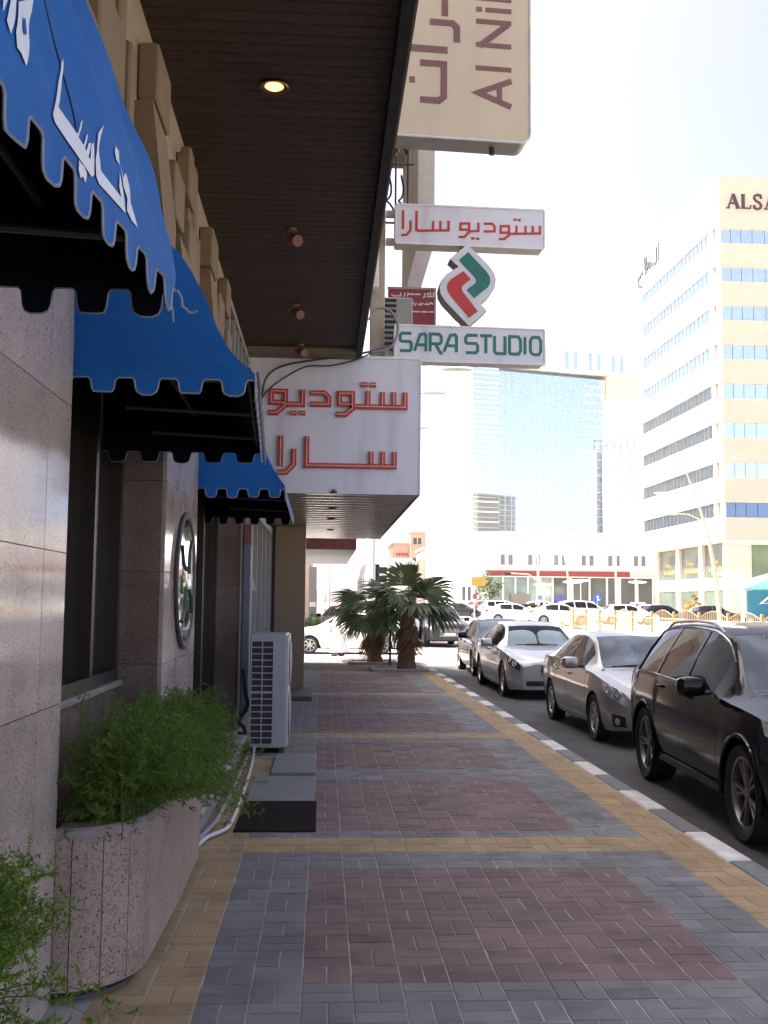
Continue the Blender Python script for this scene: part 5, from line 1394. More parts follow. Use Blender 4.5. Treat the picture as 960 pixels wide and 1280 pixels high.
# ================================================================ MAN CROSSING
SKIN = M('skin', (.32, .18, .11), .55)
CLOTH_W = M('white_thobe', (.76, .77, .79), .85, var=.03)
def person():
    t = thing('person', 'man in a long white robe and red and white headscarf walking past the white car', 'person', (.57, 36.3, -.15), rz=rad(-70))
    # body skeleton, facing -y locally, mid-stride
    J = [(0, 0, .95, .10), (0, -.01, 1.15, .11), (0, -.01, 1.38, .12), (0, -.02, 1.50, .055), (0, -.04, 1.60, .085), (0, -.045, 1.70, .09),
         (.17, 0, 1.42, .06), (.22, .10, 1.17, .045), (.23, .02, .93, .034), (-.17, 0, 1.42, .06), (-.22, -.08, 1.17, .045), (-.22, -.20, .96, .034),
         (.08, -.03, .86, .065), (.08, -.08, .48, .05), (.09, -.15, .09, .042), (.09, -.28, .04, .035), (-.08, .03, .86, .065), (-.08, .06, .48, .05), (-.09, .17, .10, .042), (-.09, .06, .04, .035)]
    E = [(0, 1), (1, 2), (2, 3), (3, 4), (4, 5), (2, 6), (6, 7), (7, 8), (2, 9), (9, 10), (10, 11), (0, 12), (12, 13), (13, 14), (14, 15), (0, 16), (16, 17), (17, 18), (18, 19)]
    for h, sx_ in ((8, 1), (11, -1)):
        hx, hy, hz, _ = J[h]
        k = len(J); J.append((hx, hy - .02, hz - .07, .028)); E.append((h, k))
        for q, (dx, dy, L) in enumerate(((0, -.03, .075), (0, -.01, .085), (0, .01, .08), (0, .03, .065))):
            a = len(J); J.append((hx + dx, hy - .02 + dy, hz - .11, .010)); J.append((hx - sx_ * .012, hy - .025 + dy, hz - .11 - L * .5, .009)); J.append((hx - sx_ * .03, hy - .03 + dy, hz - .11 - L * .85, .008)); E += [(k, a), (a, a + 1), (a + 1, a + 2)]
        a = len(J); J.append((hx - sx_ * .01, hy - .06, hz - .07, .011)); J.append((hx - sx_ * .02, hy - .075, hz - .11, .009)); E += [(k, a), (a, a + 1)]
    me = bpy.data.meshes.new('body'); me.from_pydata([j[:3] for j in J], E, []); me.update()
    o = bpy.data.objects.new('body', me); COL.objects.link(o)
    sk = o.modifiers.new('skin', 'SKIN'); sb = o.modifiers.new('sub', 'SUBSURF'); sb.levels = sb.render_levels = 1
    for i, j in enumerate(J): me.skin_vertices[0].data[i].radius = (j[3], j[3])
    me.skin_vertices[0].data[0].use_root = True
    dg = bpy.context.evaluated_depsgraph_get(); em = bpy.data.meshes.new_from_object(o.evaluated_get(dg))
    bpy.data.objects.remove(o); em.materials.clear(); em.materials.append(SKIN)
    b = bpy.data.objects.new('body', em); COL.objects.link(b); b.parent = t
    # face: nose, brow, beard
    m = MB(); m.sell((0, -.145, 1.655), (.013, .022, .022), .8); m.build('nose', SKIN, b, smooth=True, local=True)
    m = MB(); m.sell((0, -.105, 1.595), (.062, .045, .05), .8); m.build('beard', M('beard', (.02, .015, .012), .9), b, smooth=True, local=True)
    m = MB(); m.sell((-.03, -.132, 1.685), (.012, .006, .006), 1, 8, 6); m.sell((.03, -.132, 1.685), (.012, .006, .006), 1, 8, 6); m.build('eyes', M('eye_dark', (.02, .015, .01), .3), b, local=True)
    # robe
    m = MB(); rings = [(.13, .25, .22, 0.02), (.45, .225, .20, .0), (.80, .20, .17, 0), (1.0, .195, .155, 0), (1.25, .21, .15, 0), (1.40, .215, .135, 0), (1.47, .13, .10, 0), (1.53, .075, .075, -.01)]
    n = 28; vs = []
    for z, a, bq, dy in rings:
        for k in range(n):
            th = 2 * math.pi * k / n; f = 1 + .05 * math.sin(th * 5 + z * 3) * max(0, 1.1 - z)
            ry = bq + max(0, .62 - z) * .30
            vs.append((a * .82 * f * math.cos(th), ry * f * math.sin(th) + dy, z))
    m.add(vs, [(i * n + k, i * n + (k + 1) % n, (i + 1) * n + (k + 1) % n, (i + 1) * n + k) for i in range(len(rings) - 1) for k in range(n)])
    for P in ([(.11, 0, 1.42), (.195, .05, 1.30), (.22, .10, 1.17), (.23, .03, .96)], [(-.11, 0, 1.42), (-.195, -.04, 1.30), (-.22, -.08, 1.17), (-.22, -.19, .985)]):
        m.tube(P, [.095, .085, .075, .07], 12, cap=False)
    m.build('robe', CLOTH_W, t, smooth=60, local=True)
    # headscarf with a black cord
    SC = M('red_check_scarf', (.55, .22, .22), .9, var=.6, scale=38)
    m = MB(); vs = []; n = 24; rr_ = [(1.80, .01), (1.785, .06), (1.745, .100), (1.68, .118), (1.60, .128), (1.52, .15), (1.44, .19)]
    for z, r_ in rr_:
        for k in range(n):
            th = 2 * math.pi * k / n; front = max(0, -math.sin(th)) ** 2
            zz = z; r2 = r_ * (1 - .0 * front)
            vs.append((r2 * math.cos(th) * .92, -.035 + r2 * math.sin(th), zz))
    fs = []
    for i in range(len(rr_) - 1):
        for k in range(n):
            th = 2 * math.pi * (k + .5) / n
            if i >= 2 and math.sin(th) < -.70: continue          # open at the face
            fs.append((i * n + k, i * n + (k + 1) % n, (i + 1) * n + (k + 1) % n, (i + 1) * n + k))
    m.add(vs, fs); m.build('headscarf', SC, t, smooth=60, local=True)
    m = MB(); m.tube([(.103 * .92 * math.cos(2 * math.pi * k / 20), -.035 + .108 * math.sin(2 * math.pi * k / 20), 1.745) for k in range(21)], .012, 6, cap=False); m.build('head_cord', BLACK, t, smooth=True, local=True)
    m = MB()
    for x, y, z in ((.09, -.21, .03), (-.09, .12, .035)): m.sell((x, y, z), (.05, .13, .032), .7)
    m.build('sandals', M('sandal', (.06, .035, .02), .7), t, smooth=True, local=True)
person()

# ================================================================ FARTHER VEHICLES
def far_car(p, pm, label, cat, x, y, rz, group=None, d=1, z=-.15): return make_car('car', p, pm, label, cat, (x, y, z), rad(rz), group, d, GLASS_D)
CG = 'cars beyond the roadside'
# local +y is the rear of the car: rz=90 faces +x, rz=-90 faces -x
far_car(p_sal, P_WHITE, 'white saloon standing broadside in the sunlit side street behind the man', 'car', -1.4, 38.3, -90, d=2)
far_car(p_suv, P_WHITE, 'white car parked beyond the side street, behind the headscarf of the man', 'car', .2, 58, 200)
far_car(p_suv, P_GREY, 'dark off-roader half hidden behind the right palm', 'car', 5.3, 43.6, 4)
GP = 'cars in the car park beyond the railings'
def fx(px, y): return (px - 404) / 1300 * y * 1.004
LOT = [(604, 100, p_sal, P_GREY, 80, 'dark grey saloon at the far left of the car park, beyond the railings'),
       (632, 116, p_suv, P_REDC, 118, 'bright red car in the car park beyond the railings'),
       (661, 104, p_suv, P_WHITE, 95, 'white car right of the bright red one beyond the railings'),
       (697, 92, p_sal, P_GREY, 85, 'dark saloon below the violet sign beyond the railings'),
       (727, 104, p_suv, P_WHITE, 175, 'white car standing end-on left of the blue arrow sign'),
       (770, 84, p_suv, P_WHITE, 95, 'large white off-roader below the blue arrow sign, in the middle of the car park'),
       (806, 100, p_sal, P_WHITE, 92, 'white saloon right of the large white off-roader, before the glass shops'),
       (824, 74, p_sal, P_WHITE, 90, 'white saloon close behind the railings, over the roof of the grey beige car'),
       (742, 72, p_sal, P_WHITE, 86, 'white saloon close behind the railings, over the roof of the silver car'),
       (868, 80, p_sal, P_NAVY, 88, 'dark blue saloon at the foot of the building with blue window bands'),
       (938, 72, p_sal, P_GREY, 84, 'grey saloon under the turquoise shade sail'),
       (848, 92, p_sal, P_WHITE, 90, 'white saloon parked left of the dark blue saloon, before the pillars of the office building'),
       (656, 112, p_sal, P_WHITE, 100, 'white saloon farther back, just right of the bright red car'),
       (712, 114, p_suv, P_WHITE, 80, 'white off-roader at the back, between the violet sign and the cream lamp post'),
       (792, 118, p_suv, P_WHITE, 175, 'white off-roader standing end-on at the back, right of the tall white post'),
       (680, 76, p_sal, P_WHITE, 90, 'white saloon behind the railings, over the windscreen of the navy car')]
for px, y, p, pm, rz, lb in LOT:
    far_car(p, pm, lb, 'car', fx(px, y), y, rz, GP, 1, .28)

# bus partly hidden by the palms
BUSW = M('bus_white', (.70, .71, .70), .35, var=.04)
t = thing('bus', 'white bus with dark windows rising behind the palms', 'bus', (2.95, 45, -.15), rz=rad(0))
bp = [(-1.15, .45), (1.15, .45), (1.22, .9), (1.20, 3.0), (1.08, 3.6), (.8, 3.78), (-.8, 3.78), (-1.08, 3.6), (-1.20, 3.0), (-1.22, .9)]
m = MB(); m.prism(bp, 0, 8.0, lambda a, b, d: (a, d, b)); m.build('body', BUSW, t, local=True, smooth=30)
m = MB(); m.bx(-1.05, -.55, -.02, -.005, 2.6, 3.5); m.bx(.5, 1.05, -.02, -.005, 2.6, 3.5); m.bx(-1.05, 1.05, -.02, -.005, 1.3, 2.4); m.build('windscreen', GLASS_D, t, local=True)
for sd in (-1, 1):
    for k in range(6):
        m = MB(); a = sd * 1.222; m.bx(min(a, a + sd * .01), max(a, a + sd * .01), .4 + k * 1.25, 1.5 + k * 1.25, 2.1, 2.95); m.build('side_window', GLASS_D, t, local=True)
for k in range(2):
    for j in range(2): 
        m = MB(); m.bx(-.65 + k * .55, -.22 + k * .55, -.024, -.006, 2.72 + j * .38, 3.0 + j * .38); m.build('route_window', BLACK, t, local=True)
m = MB(); m.bx(-1.1, 1.1, -.08, -.004, .42, .85); m.build('bumper', BLACK, t, local=True)
for x in (-1.0, .76):
    for y in (1.6, 6.2):
        m = MB(); m.lathe([(.0005, 0), (.3, .0), (.48, .02), (.5, .06), (.5, .24), (.0005, .24)], (x, y, .5), 'x', 20); m.build('wheel', RUBBER, t, local=True, smooth=40)
t = thing('bus', 'second smaller white bus far down the street, left of the palms', 'bus', (2.6, 86, -.15), rz=rad(-4))
m = MB(); m.prism(bp, 0, 7.0, lambda a, b, d: (a, d, b)); m.build('body', BUSW, t, local=True, smooth=30)
m = MB(); m.bx(-1.05, 1.05, -.02, -.005, 1.75, 2.75); m.build('windscreen', GLASS_D, t, local=True)
m = MB(); m.bx(-1.235, -1.223, .4, 6.6, 1.75, 2.6); m.build('side_window', GLASS_D, t, local=True)

# ================================================================ MEDIAN RAILINGS
FT = M('railing_tan', (.30, .165, .065), .6, var=.1)
FC = M('railing_cream', (.36, .27, .145), .6, var=.1)
FD = M('railing_dark_top', (.14, .10, .06), .5)
t = thing('railings', 'tan railings with a wavy top rail along the middle of the road', 'railings', (17, 80, .02))
PL = 3.4; y = 26.0
while y < 128:
    m = MB(); m.bev(16.94, 17.06, y - .06, y + .06, .02, 1.40, .012); m.build('post', FT, t)
    a, b = y + .062, y + PL - .062
    m = MB(); m.bx(16.975, 17.025, a, b, .18, .24); m.bx(16.975, 17.025, a, b, 1.02, 1.07); m.build('rail', FC, t)
    m = MB(); m.tube([(17, a + (b - a) * k / 12, 1.16 + .30 * math.sin(math.pi * k / 12)) for k in range(13)], .03, 5); m.build('wavy_rail', FD if y < 75 else FC, t)
    m = MB(); nb = 15
    for k in range(nb):
        q = a + (b - a) * (k + .5) / nb; zt = 1.14 + .30 * math.sin(math.pi * (k + .5) / nb)
        m.bx(16.988, 17.012, q - .016, q + .016, .241, 1.019); m.bx(16.989, 17.011, q - .012, q + .012, 1.071, zt)
    m.build('balusters', FC, t, kind='stuff')
    y += PL

# ================================================================ STREET LAMPS, SIGNS, SHADE SAIL
LPT = M('lamp_post_tan', (.45, .38, .27), .5)
LPW = M('lamp_post_white', (.66, .66, .64), .5)
def street_lamp(x, y, h, lean, label, mat=LPT, heads=((-1, .0),), r0=.13, group='street lamps'):
    t = thing('street_lamp', label, 'street lamp', (x, y, 0), group)
    P = [(x + lean * (k / 12) ** 2.2, y, h * k / 12) for k in range(13)]
    m = MB(); m.tube(P, [r0 - (r0 - .05) * k / 12 for k in range(13)], 8); m.build('pole', mat, t, smooth=True)
    m = MB(); m.bev(x - .2, x + .2, y - .2, y + .2, 0, .5, .03); m.build('base', CONC_P, t)
    for d, dz in heads:
        f = 1 - dz / h if dz else 1; xt = x + lean * f ** 2.2; zt = h - dz
        m = MB(); m.tube([(xt, y, zt - .3), (xt + d * .8, y, zt + .05), (xt + d * 1.5, y, zt + .1)], .035, 6); a = m.build('arm', mat, t, smooth=True)
        m = MB(); m.sell((xt + d * 1.95, y, zt + .08), (.55, .16, .075), .8); m.build('lamp_head', M('lamp_head_grey', (.40, .40, .38), .4), a, smooth=True)
street_lamp(23.2, 60, 9.9, -2.0, 'leaning tan street lamp in front of the building with blue window bands', heads=((-1, 1.7), (-1, 2.9)), r0=.17)
street_lamp(2.06, 44, 9.1, .0, 'tan street lamp whose pole rises behind the palms beside the white sign box', heads=((1, 0),))
street_lamp(1.7, 39, 9.6, 0, 'street lamp hidden behind the white sign box, middle of the three heads', LPW, ((1.2, 0),), r0=.10)
street_lamp(1.6, 34, 9.4, 0, 'street lamp hidden behind the white sign box, topmost of the three heads', LPW, ((1.4, 0),), r0=.10)
street_lamp(.35, 62, 8, 0, 'thin white lamp post beside the grey canopy, left of the palms', LPW, ((1, 0),), r0=.09)
street_lamp(fx(714, 100), 100, 9.5, -1.3, 'leaning cream lamp post left of the blue arrow sign, before the low white building', LPT, ((-1, 0),))
street_lamp(fx(772, 110), 110, 11, 0, 'tall thin white post right of the blue arrow sign', LPW, ((1, 0),), r0=.10)
def park_lamp(px, y, z, label):
    x = fx(px, y)
    t = thing('car_park_lamp', label, 'lamp', (x, y, 0), 'flat topped lamps of the car park')
    m = MB(); m.tube([(x, y, 0), (x, y, z)], .05, 6); m.build('pole', LPW, t)
    m = MB(); m.sell((x, y, z + .1), (1.1, .4, .14), .9); m.build('lamp_head', WHITE_P, t, smooth=True)
park_lamp(680, 112, 3.7, 'leftmost flat topped white lamp before the low white building')
park_lamp(717, 112, 4.0, 'second flat topped white lamp, beside the cream lamp post')
park_lamp(727, 118, 4.3, 'third flat topped white lamp, left of the blue arrow sign')
park_lamp(800, 118, 4.2, 'flat topped white lamp right of the large white off-roader')
park_lamp(914, 74, 3.9, 'white lamp beside the turquoise shade sail')
t = thing('traffic_mast', 'tan mast arm with a dark signal hanging over the car park', 'traffic light', (fx(673, 105), 105, 0))
x = fx(673, 105)
m = MB(); m.tube([(x, 105, 0), (x, 105, 6.2), (x - .4, 105, 9)], [.14, .11, .06], 8); m.build('pole', LPT, t, smooth=True)
m = MB(); m.tube([(x, 105, 4.0), (x - 1.0, 105, 4.7), (x - 3.0, 105, 4.8)], .07, 6); m.build('arm', LPT, t, smooth=True)
m = MB(); m.bev(x - 3.5, x - 2.8, 104.9, 105.1, 4.6, 4.85, .02); m.build('signal', BLACK, t)
def disc_sign(px, y, z, r, mat, label, arrow=False):
    x = fx(px, y)
    t = thing('round_sign', label, 'road sign', (x, y, 0))
    m = MB(); m.tube([(x, y + .05, 0), (x, y + .05, z + r)], .035, 6); m.build('pole', ALU, t)
    m = MB(); m.lathe([(.0005, -.02), (r, -.02), (r, .02), (.0005, .02)], (x, y, z), 'y', 24); m.build('disc', mat, t)
    if arrow:
        m = MB(); m.stroke([(x, z - r * .65), (x, z + r * .3)], r * .22, fy, y - .022, y - .03); m.prism([(x - r * .35, z + r * .25), (x + r * .35, z + r * .25), (x, z + r * .75)][::-1], y - .022, y - .031, fy); m.stroke([(x + .05 * r, z - r * .3), (x + r * .6, z - r * .3)], r * .22, fy, y - .022, y - .032); m.build('arrow', M('sign_white', (.75, .75, .75), .5), t)
disc_sign(748.5, 74, 2.15, .30, M('sign_blue', (.02, .12, .42), .4), 'round blue road sign with white arrow over the white off-roader', True)
disc_sign(700, 96, 2.2, .34, M('sign_violet', (.10, .08, .42), .4), 'round violet sign before the low white building')
disc_sign(675, 96, 2.3, .22, M('sign_violet2', (.22, .18, .5), .4), 'smaller pale violet sign at the foot of the tan mast')
x = fx(598, 98)
t = thing('yellow_sign', 'rectangular yellow sign on a pole left of the low white building', 'sign', (x, 98, 0))
m = MB(); m.tube([(x - .4, 98.05, 0), (x - .4, 98.05, 4.2)], .05, 6); m.build('pole', LPW, t)
m = MB(); m.bx(x - .68, x + .68, 97.95, 98, 3.35, 4.2); m.build('board', M('sign_yellow', (.40, .25, .04), .6), t)
m = MB(); m.bx(x - .55, x - .2, 97.93, 97.98, 2.1, 2.6); m.build('small_board', M('small_board_red', (.3, .05, .05), .5), t)
# shade sail
t = thing('shade_sail', 'turquoise shade sail on white masts at the right edge', 'shade sail', (25.6, 62, 0))
TQ = M('turquoise_canvas', (.05, .42, .48), .7, var=.05)
m = MB(); apex = (29.6, 63, 4.3)
cs = [(25.2, 61, 2.75), (33, 61, 2.75), (33, 67, 2.75), (25.2, 67, 2.75)]
m.add(cs + [apex], [(0, 1, 4), (1, 2, 4), (2, 3, 4), (3, 0, 4), (3, 2, 1, 0)]); m.build('sail', TQ, t)
m = MB(); m.bx(26.9, 32.8, 64.9, 64.96, .9, 2.7); m.build('side_cloth', M('blue_cloth', (.08, .28, .42), .8), t)
m = MB()
m.tube([(25.0, 61, 0), (25.0, 61, 3.7)], .09, 8); m.tube([(25.0, 61, 3.7), (24.2, 61, 2.75), (25.0, 61, 2.8)], .05, 6); m.tube([(24.22, 61, 2.72), (24.22, 61, 2.2), (25.0, 61, 2.2)], .05, 6)
for q in (24.5, 24.75): m.tube([(q, 61, 2.2), (q, 61, 2.78)], .04, 5)
m.tube([(27.4, 60.5, 0), (27.4, 60.5, 3.2)], .10, 8); m.tube([(27.4, 60.5, 3.0), (25.9, 60.5, 1.85), (27.6, 60.5, 2.0), (26.4, 60.5, 1.75), (27.4, 60.5, .9)], .06, 6)
m.build('mast', WHITE_P, t)

# ================================================================ BUILDINGS ACROSS THE ROAD
def frame_window(parent, x0, x1, y, z0, z1, gl, fr, w=.12, prj=.06):
    m = MB(); m.bx(x0 - w, x0, y - prj, y - .004, z0 - w, z1 + w); m.bx(x1, x1 + w, y - prj, y - .004, z0 - w, z1 + w)
    m.bx(x0 + .001, x1 - .001, y - prj + .003, y - .004, z1, z1 + w); m.bx(x0 + .001, x1 - .001, y - prj - .02, y - .004, z0 - w, z0)
    o = m.build('window', fr, parent)
    g = MB(); g.bx(x0 + .002, x1 - .002, y - .035, y - .006, z0 + .002, z1 - .002); g.build('pane', gl, o)
def side_window(parent, x, y0, y1, z0, z1, gl, fr, w=.12, prj=.06):      # on a face that looks towards -x
    m = MB(); m.bx(x - prj, x - .004, y0 - w, y0, z0 - w, z1 + w); m.bx(x - prj, x - .004, y1, y1 + w, z0 - w, z1 + w)
    m.bx(x - prj + .003, x - .004, y0 + .001, y1 - .001, z1, z1 + w); m.bx(x - prj - .02, x - .004, y0 + .001, y1 - .001, z0 - w, z0)
    o = m.build('window', fr, parent)
    g = MB(); g.bx(x - .035, x - .006, y0 + .002, y1 - .002, z0 + .002, z1 - .002); g.build('pane', gl, o)

# --- banded office building
TANF = M('tan_facade', (.51, .405, .33), .8, var=.05, scale=.8)
WHF = M('white_facade', (.74, .72, .70), .7, var=.03, scale=.5)
CRF = M('cream_facade', (.70, .58, .44), .8, var=.04)
GLB = M('blue_mirror_glass', (.72, .83, .93), .04, .9, var=.05, scale=.3)
GLS = M('pale_mirror_glass', (.24, .31, .36), .03, .92, var=.05, scale=.3)
GLG = M('shop_dark_glass', (.10, .13, .105), .06, .2, var=.25, scale=.25)
of = thing('office_building', 'tall office building with blue window bands and white side at right', 'building', (37, 96, 0))
BX, BY, BX2, BY2 = 37.0, 96.0, 66.0, 119.0
m = MB(); m.bx(BX + .35, BX2, BY + .35, BY2, 8.0, 38.6); m.build('core', M('core_grey', (.25, .25, .25), .8), of)
bands = [38.15 - 3.81 * k for k in range(8)]
edges = []
prev = 43.4
zlo = []
for k, zt in enumerate(bands):
    zb_ = zt - 1.43
    edges.append((zt, prev)); prev = zb_
edges.append((7.9, prev))
for (z0, z1) in edges:
    m = MB(); m.bx(BX + .82, BX2 + .2, BY, BY + .34, z0, z1); m.build('front_spandrel', TANF, of)
    m = MB(); m.bx(BX, BX + .34, BY + .82, BY2 + .1, z0, z1); m.build('side_spandrel', WHF, of)
    m = MB(); m.lathe([(.82, z0), (.82, z1)], (BX + .82, BY + .82, 0), 'z', 6, a0=math.pi, a1=1.5 * math.pi); m.lathe([(.3, z1), (.82, z1)], (BX + .82, BY + .82, 0), 'z', 6, a0=math.pi, a1=1.5 * math.pi); m.lathe([(.82, z0), (.3, z0)], (BX + .82, BY + .82, 0), 'z', 6, a0=math.pi, a1=1.5 * math.pi); m.build('corner_panel', CRF, of, smooth=40)
for k, zt in enumerate(bands):
    z0, z1 = zt - 1.43, zt
    q = BX + 1.02; j = 0
    while q < BX2:
        w_ = (1.0, 1.03, 1.12, 1.22)[j % 4] if j else .95
        m = MB(); m.bx(q, min(q + w_ - .05, BX2), BY + .20, BY + .30, z0 + .01, z1 - .01)
        m.build('window_pane', GLB if k < 7 else GLS, of); q += w_; j += 1
        if j >= 14:
            m = MB(); m.bx(q, BX2, BY + .20, BY + .30, z0 + .01, z1 - .01); m.build('window_pane', GLB, of); break
    m = MB(); m.bx(BX + .20, BX + .30, BY + 1.0, BY2 - .2, z0 + .01, z1 - .01); w = m.build('side_window_band', GLS, of)
    m = MB(); yy = BY + 2.1
    while yy < BY2 - .3: m.bx(BX + .17, BX + .199, yy - .015, yy + .015, z0 + .012, z1 - .012); yy += 1.15
    m.build('mullions', M('mullion_grey', (.20, .23, .25), .5), w, kind='stuff')
    m = MB(); m.bx(BX + .16, BX + .35, BY + .5, BY + 1.0, z0, z1); m.bx(BX + .5, BX + 1.0, BY + .16, BY + .34, z0, z1); m.build('corner_pier', CRF, of)
m = MB(); m.bx(BX + .35, BX2, BY + .35, BY2, 43.0, 43.2); m.build('roof', CONC_P, of)
# ground storeys set back behind the overhang
m = MB(); m.bx(BX + 1.6, BX2, BY + .8, BY2 - 1, -.15, 7.95); m.build('ground_core', CRF, of)
m = MB(); m.bx(BX + .02, BX2, BY + .02, BY2, 7.72, 7.895); m.build('overhang_soffit', CRF, of)
PK = M('pink_stone', (.60, .46, .38), .7, var=.05, scale=.6)
def gpier(x0, x1, y0, y1): 
    m = MB(); m.bx(x0, x1, y0, y1, -.15, 7.715); m.build('pier', PK, of)
gpier(BX + 1.0, BX + 1.6, BY + .1, BY + 1.2); gpier(BX + 1.6, BX + 3.35, BY + .1, BY + .5); gpier(BX + 5.25, BX + 7.4, BY + .1, BY + .5); gpier(BX + 9.4, BX + 12, BY + .1, BY + .5)
for y0 in (BY + 6.6, BY + 13.4, BY + 20.6): gpier(BX + 1.0, BX + 1.6, y0, y0 + 1.1)
for (y0, y1) in ((BY + 1.21, BY + 6.59), (BY + 7.71, BY + 13.39), (BY + 14.51, BY + 20.59)):
    m = MB(); m.bx(BX + 1.3, BX + 1.4, y0, y1, 4.4, 7.70); w = m.build('shop_glass', GLG, of)
    m = MB(); m.bx(BX + 1.3, BX + 1.4, y0, y1, 0, 3.2); m.build('shop_glass', GLG, of)
    m = MB(); m.bx(BX + 1.22, BX + 1.45, y0, y1, 3.21, 4.39); b_ = m.build('shop_band', WHF, of)
    m = MB()
    for k in range(3):
        c = y0 + (y1 - y0) * (.25 + .25 * k); m.bx(BX + 1.20, BX + 1.219, c - .14, c + .14, 3.65, 3.95)
    m.build('band_marks', M('band_mark_grey', (.25, .25, .25), .6), b_)
    OR = M('orange_shop_letter', (.62, .30, .06), .5)
    m = MB()
    fsx = lambda a, b, d: (d, a, b)
    c = (y0 + y1) / 2
    for (u, zq, L_) in ((1.2, 6.0, .9), (.1, 5.95, .8), (1.5, 5.15, 1.2), (0, 5.1, 1.5), (-1.2, 5.2, .6)):
        m.stroke([(c + u, zq + .3), (c + u, zq), (c + u - L_, zq), (c + u - L_, zq + .22)], .10, fsx, BX + 1.298, BX + 1.27)
        m.stroke([(c + u - L_ * .5, zq), (c + u - L_ * .5, zq + .25)], .09, fsx, BX + 1.298, BX + 1.268)
    m.build('shop_letters', OR, w)
for (x0, x1) in ((BX + 3.36, BX + 5.24), (BX + 7.41, BX + 9.39)):
    m = MB(); m.bx(x0, x1, BY + .3, BY + .4, 4.2, 7.6); m.build('shop_glass', M('green_glass', (.16, .21, .12), .1, .1, var=.2, scale=.4), of)
    m = MB(); m.bx(x0, x1, BY + .22, BY + .45, 3.3, 4.19); m.build('shop_band', WHF, of)
    m = MB(); m.bx(x0, x1, BY + .3, BY + .4, 0, 3.29); m.build('shop_glass', GLG, of)
m = MB(); m.bx(BX + 1.0, BX + 12, BY + .04, BY + .099, 7.5, 7.72); m.build('lintel', CRF, of)
# roof letters: ALSA ... on the front, Arabic on the side
LG = M('roof_letter_grey', (.035, .038, .045), .6)
def roman(ch, x, z, h, w):
    m = MB(); tk, tn = .30, .13; y0, y1 = BY - .12, BY - .004
    F = lambda pts, ww, o=0: m.stroke([(x + a * w, z + b * h) for a, b in pts], ww, fy, y1, y0 - o)
    if ch == 'A': F([(.08, .0), (.5, 1)], tn); F([(.5, 1), (.9, 0)], tk, .004); F([(.25, .36), (.72, .36)], tn, .008); F([(-.06, .03), (.22, .03)], .09, .012); F([(.70, .03), (1.06, .03)], .09, .012)
    if ch == 'L': F([(.22, 0), (.22, 1)], tk); F([(.02, .97), (.42, .97)], .09, .004); F([(.02, .04), (.92, .04), (.96, .26)], .11, .008)
    if ch == 'S': F([(.86, .74), (.80, .95), (.5, 1), (.2, .92), (.12, .74), (.3, .58), (.68, .44), (.86, .26), (.76, .07), (.48, 0), (.16, .06), (.1, .28)], .2)
    m.build('letter', LG, of)
for k, (ch, x, w_) in enumerate((('A', 38.55, 1.25), ('L', 39.95, 1.0), ('S', 41.15, .95), ('A', 42.3, 1.25))): roman(ch, x, 40.15, 1.45, w_)
ay = lambda px: 119.5 - (px - 90) / 140 * 8.0
m_pts = [[(228, 0), (228, 1)], [(214, .9), (214, .05), (205, .0), (196, .12)], [(196, .10), (186, .1), (180, .35), (172, .1), (165, .1)], [(168, .5), (150, .1), (148, .12)], [(152, 1.0), (152, .1), (140, .0)], [(138, 1.0), (140, .2)], [(128, .1), (118, .3), (108, .1), (98, .1), (98, -.4), (118, -.55)], [(122, .72), (124, .8)]]
for s in m_pts:
    m = MB(); m.stroke([(ay(a), 40.2 + 2.0 * b) for a, b in s], .36, lambda a, b, d: (d, a, b), BX - .003, BX - .12 - rnd(0, .01)); m.build('letter', LG, of)

# --- glass tower in its white frame
tw = thing('glass_tower', 'pale blue glass tower in a white frame, behind the low white building', 'building', (24.3, 170, 0), rz=rad(16))
tw.scale = (1.13, 1, 1)
TG = M('tower_glass', (.80, .87, .91), .03, .95, var=.03, scale=.05)
LINE = M('tower_joint', (.48, .62, .72), .4, .6)
m = MB(); m.bx(28.7, 47.0, 170.3, 190, 0, 40.9); g = m.build('glass_wall', TG, tw)
m = MB()
for k in range(18): m.bx(28.7 + k * 1.06, 28.76 + k * 1.06, 170.26, 170.299, 10, 40.7)
for k in range(36): m.bx(28.7, 47, 170.24, 170.259, 10.2 + k * .88, (10.24 if k % 4 else 10.28) + k * .88)
m.build('joints', LINE, g, kind='stuff')
m = MB(); m.bx(24.05, 24.39, 170.0, 190, 0, 41.69); m.build('flank_wall', M('tower_white', (.75, .75, .74), .7, var=.02), tw)
m = MB(); m.bx(24.4, 28.6, 170.0, 189.9, 0, 41.6); g2 = m.build('glass_wall', TG, tw)
for k in range(17):
    m = MB(); z = 13.4 + k * 1.68
    m.bx(24.1, 28.62, 169.7, 169.999, z, z + .16); m.bx(24.1, 28.62, 169.9, 169.999, z + .80, z + .84); m.build('floor_strip', WHF, g2)
for k in range(20):
    m = MB(); z = 12.5 + k * 1.42; m.bx(43.2, 46.98, 170.1, 170.25, z, z + .10); m.build('floor_strip', WHF, g)
TWF = M('tower_white', (.75, .75, .74), .7, var=.02)
m = MB(); m.bx(24.2, 52.6, 168.6, 190, 41.7, 50.4); fr = m.build('top_block', TWF, tw)
for (a, b) in ((35.0, 36.0), (38.9, 39.9), (40.35, 41.35), (42.95, 43.95), (44.45, 45.45), (47.0, 48.0), (48.5, 49.5)):
    frame_window(fr, a + .1, b - .1, 168.6, 41.9, 45.0, TG, TWF, .08, .10)
m = MB(); m.bx(47.1, 52.4, 168.7, 186, 37.4, 41.69); m.build('notch_soffit', CRF, tw)
m = MB(); m.bx(47.02, 52.2, 169.4, 188, 0, 37.39); c_ = m.build('side_block', TWF, tw)
m = MB(); m.bx(45.85, 52.9, 168.0, 169.39, 0, 28.7); wg = m.build('wing', TWF, tw)
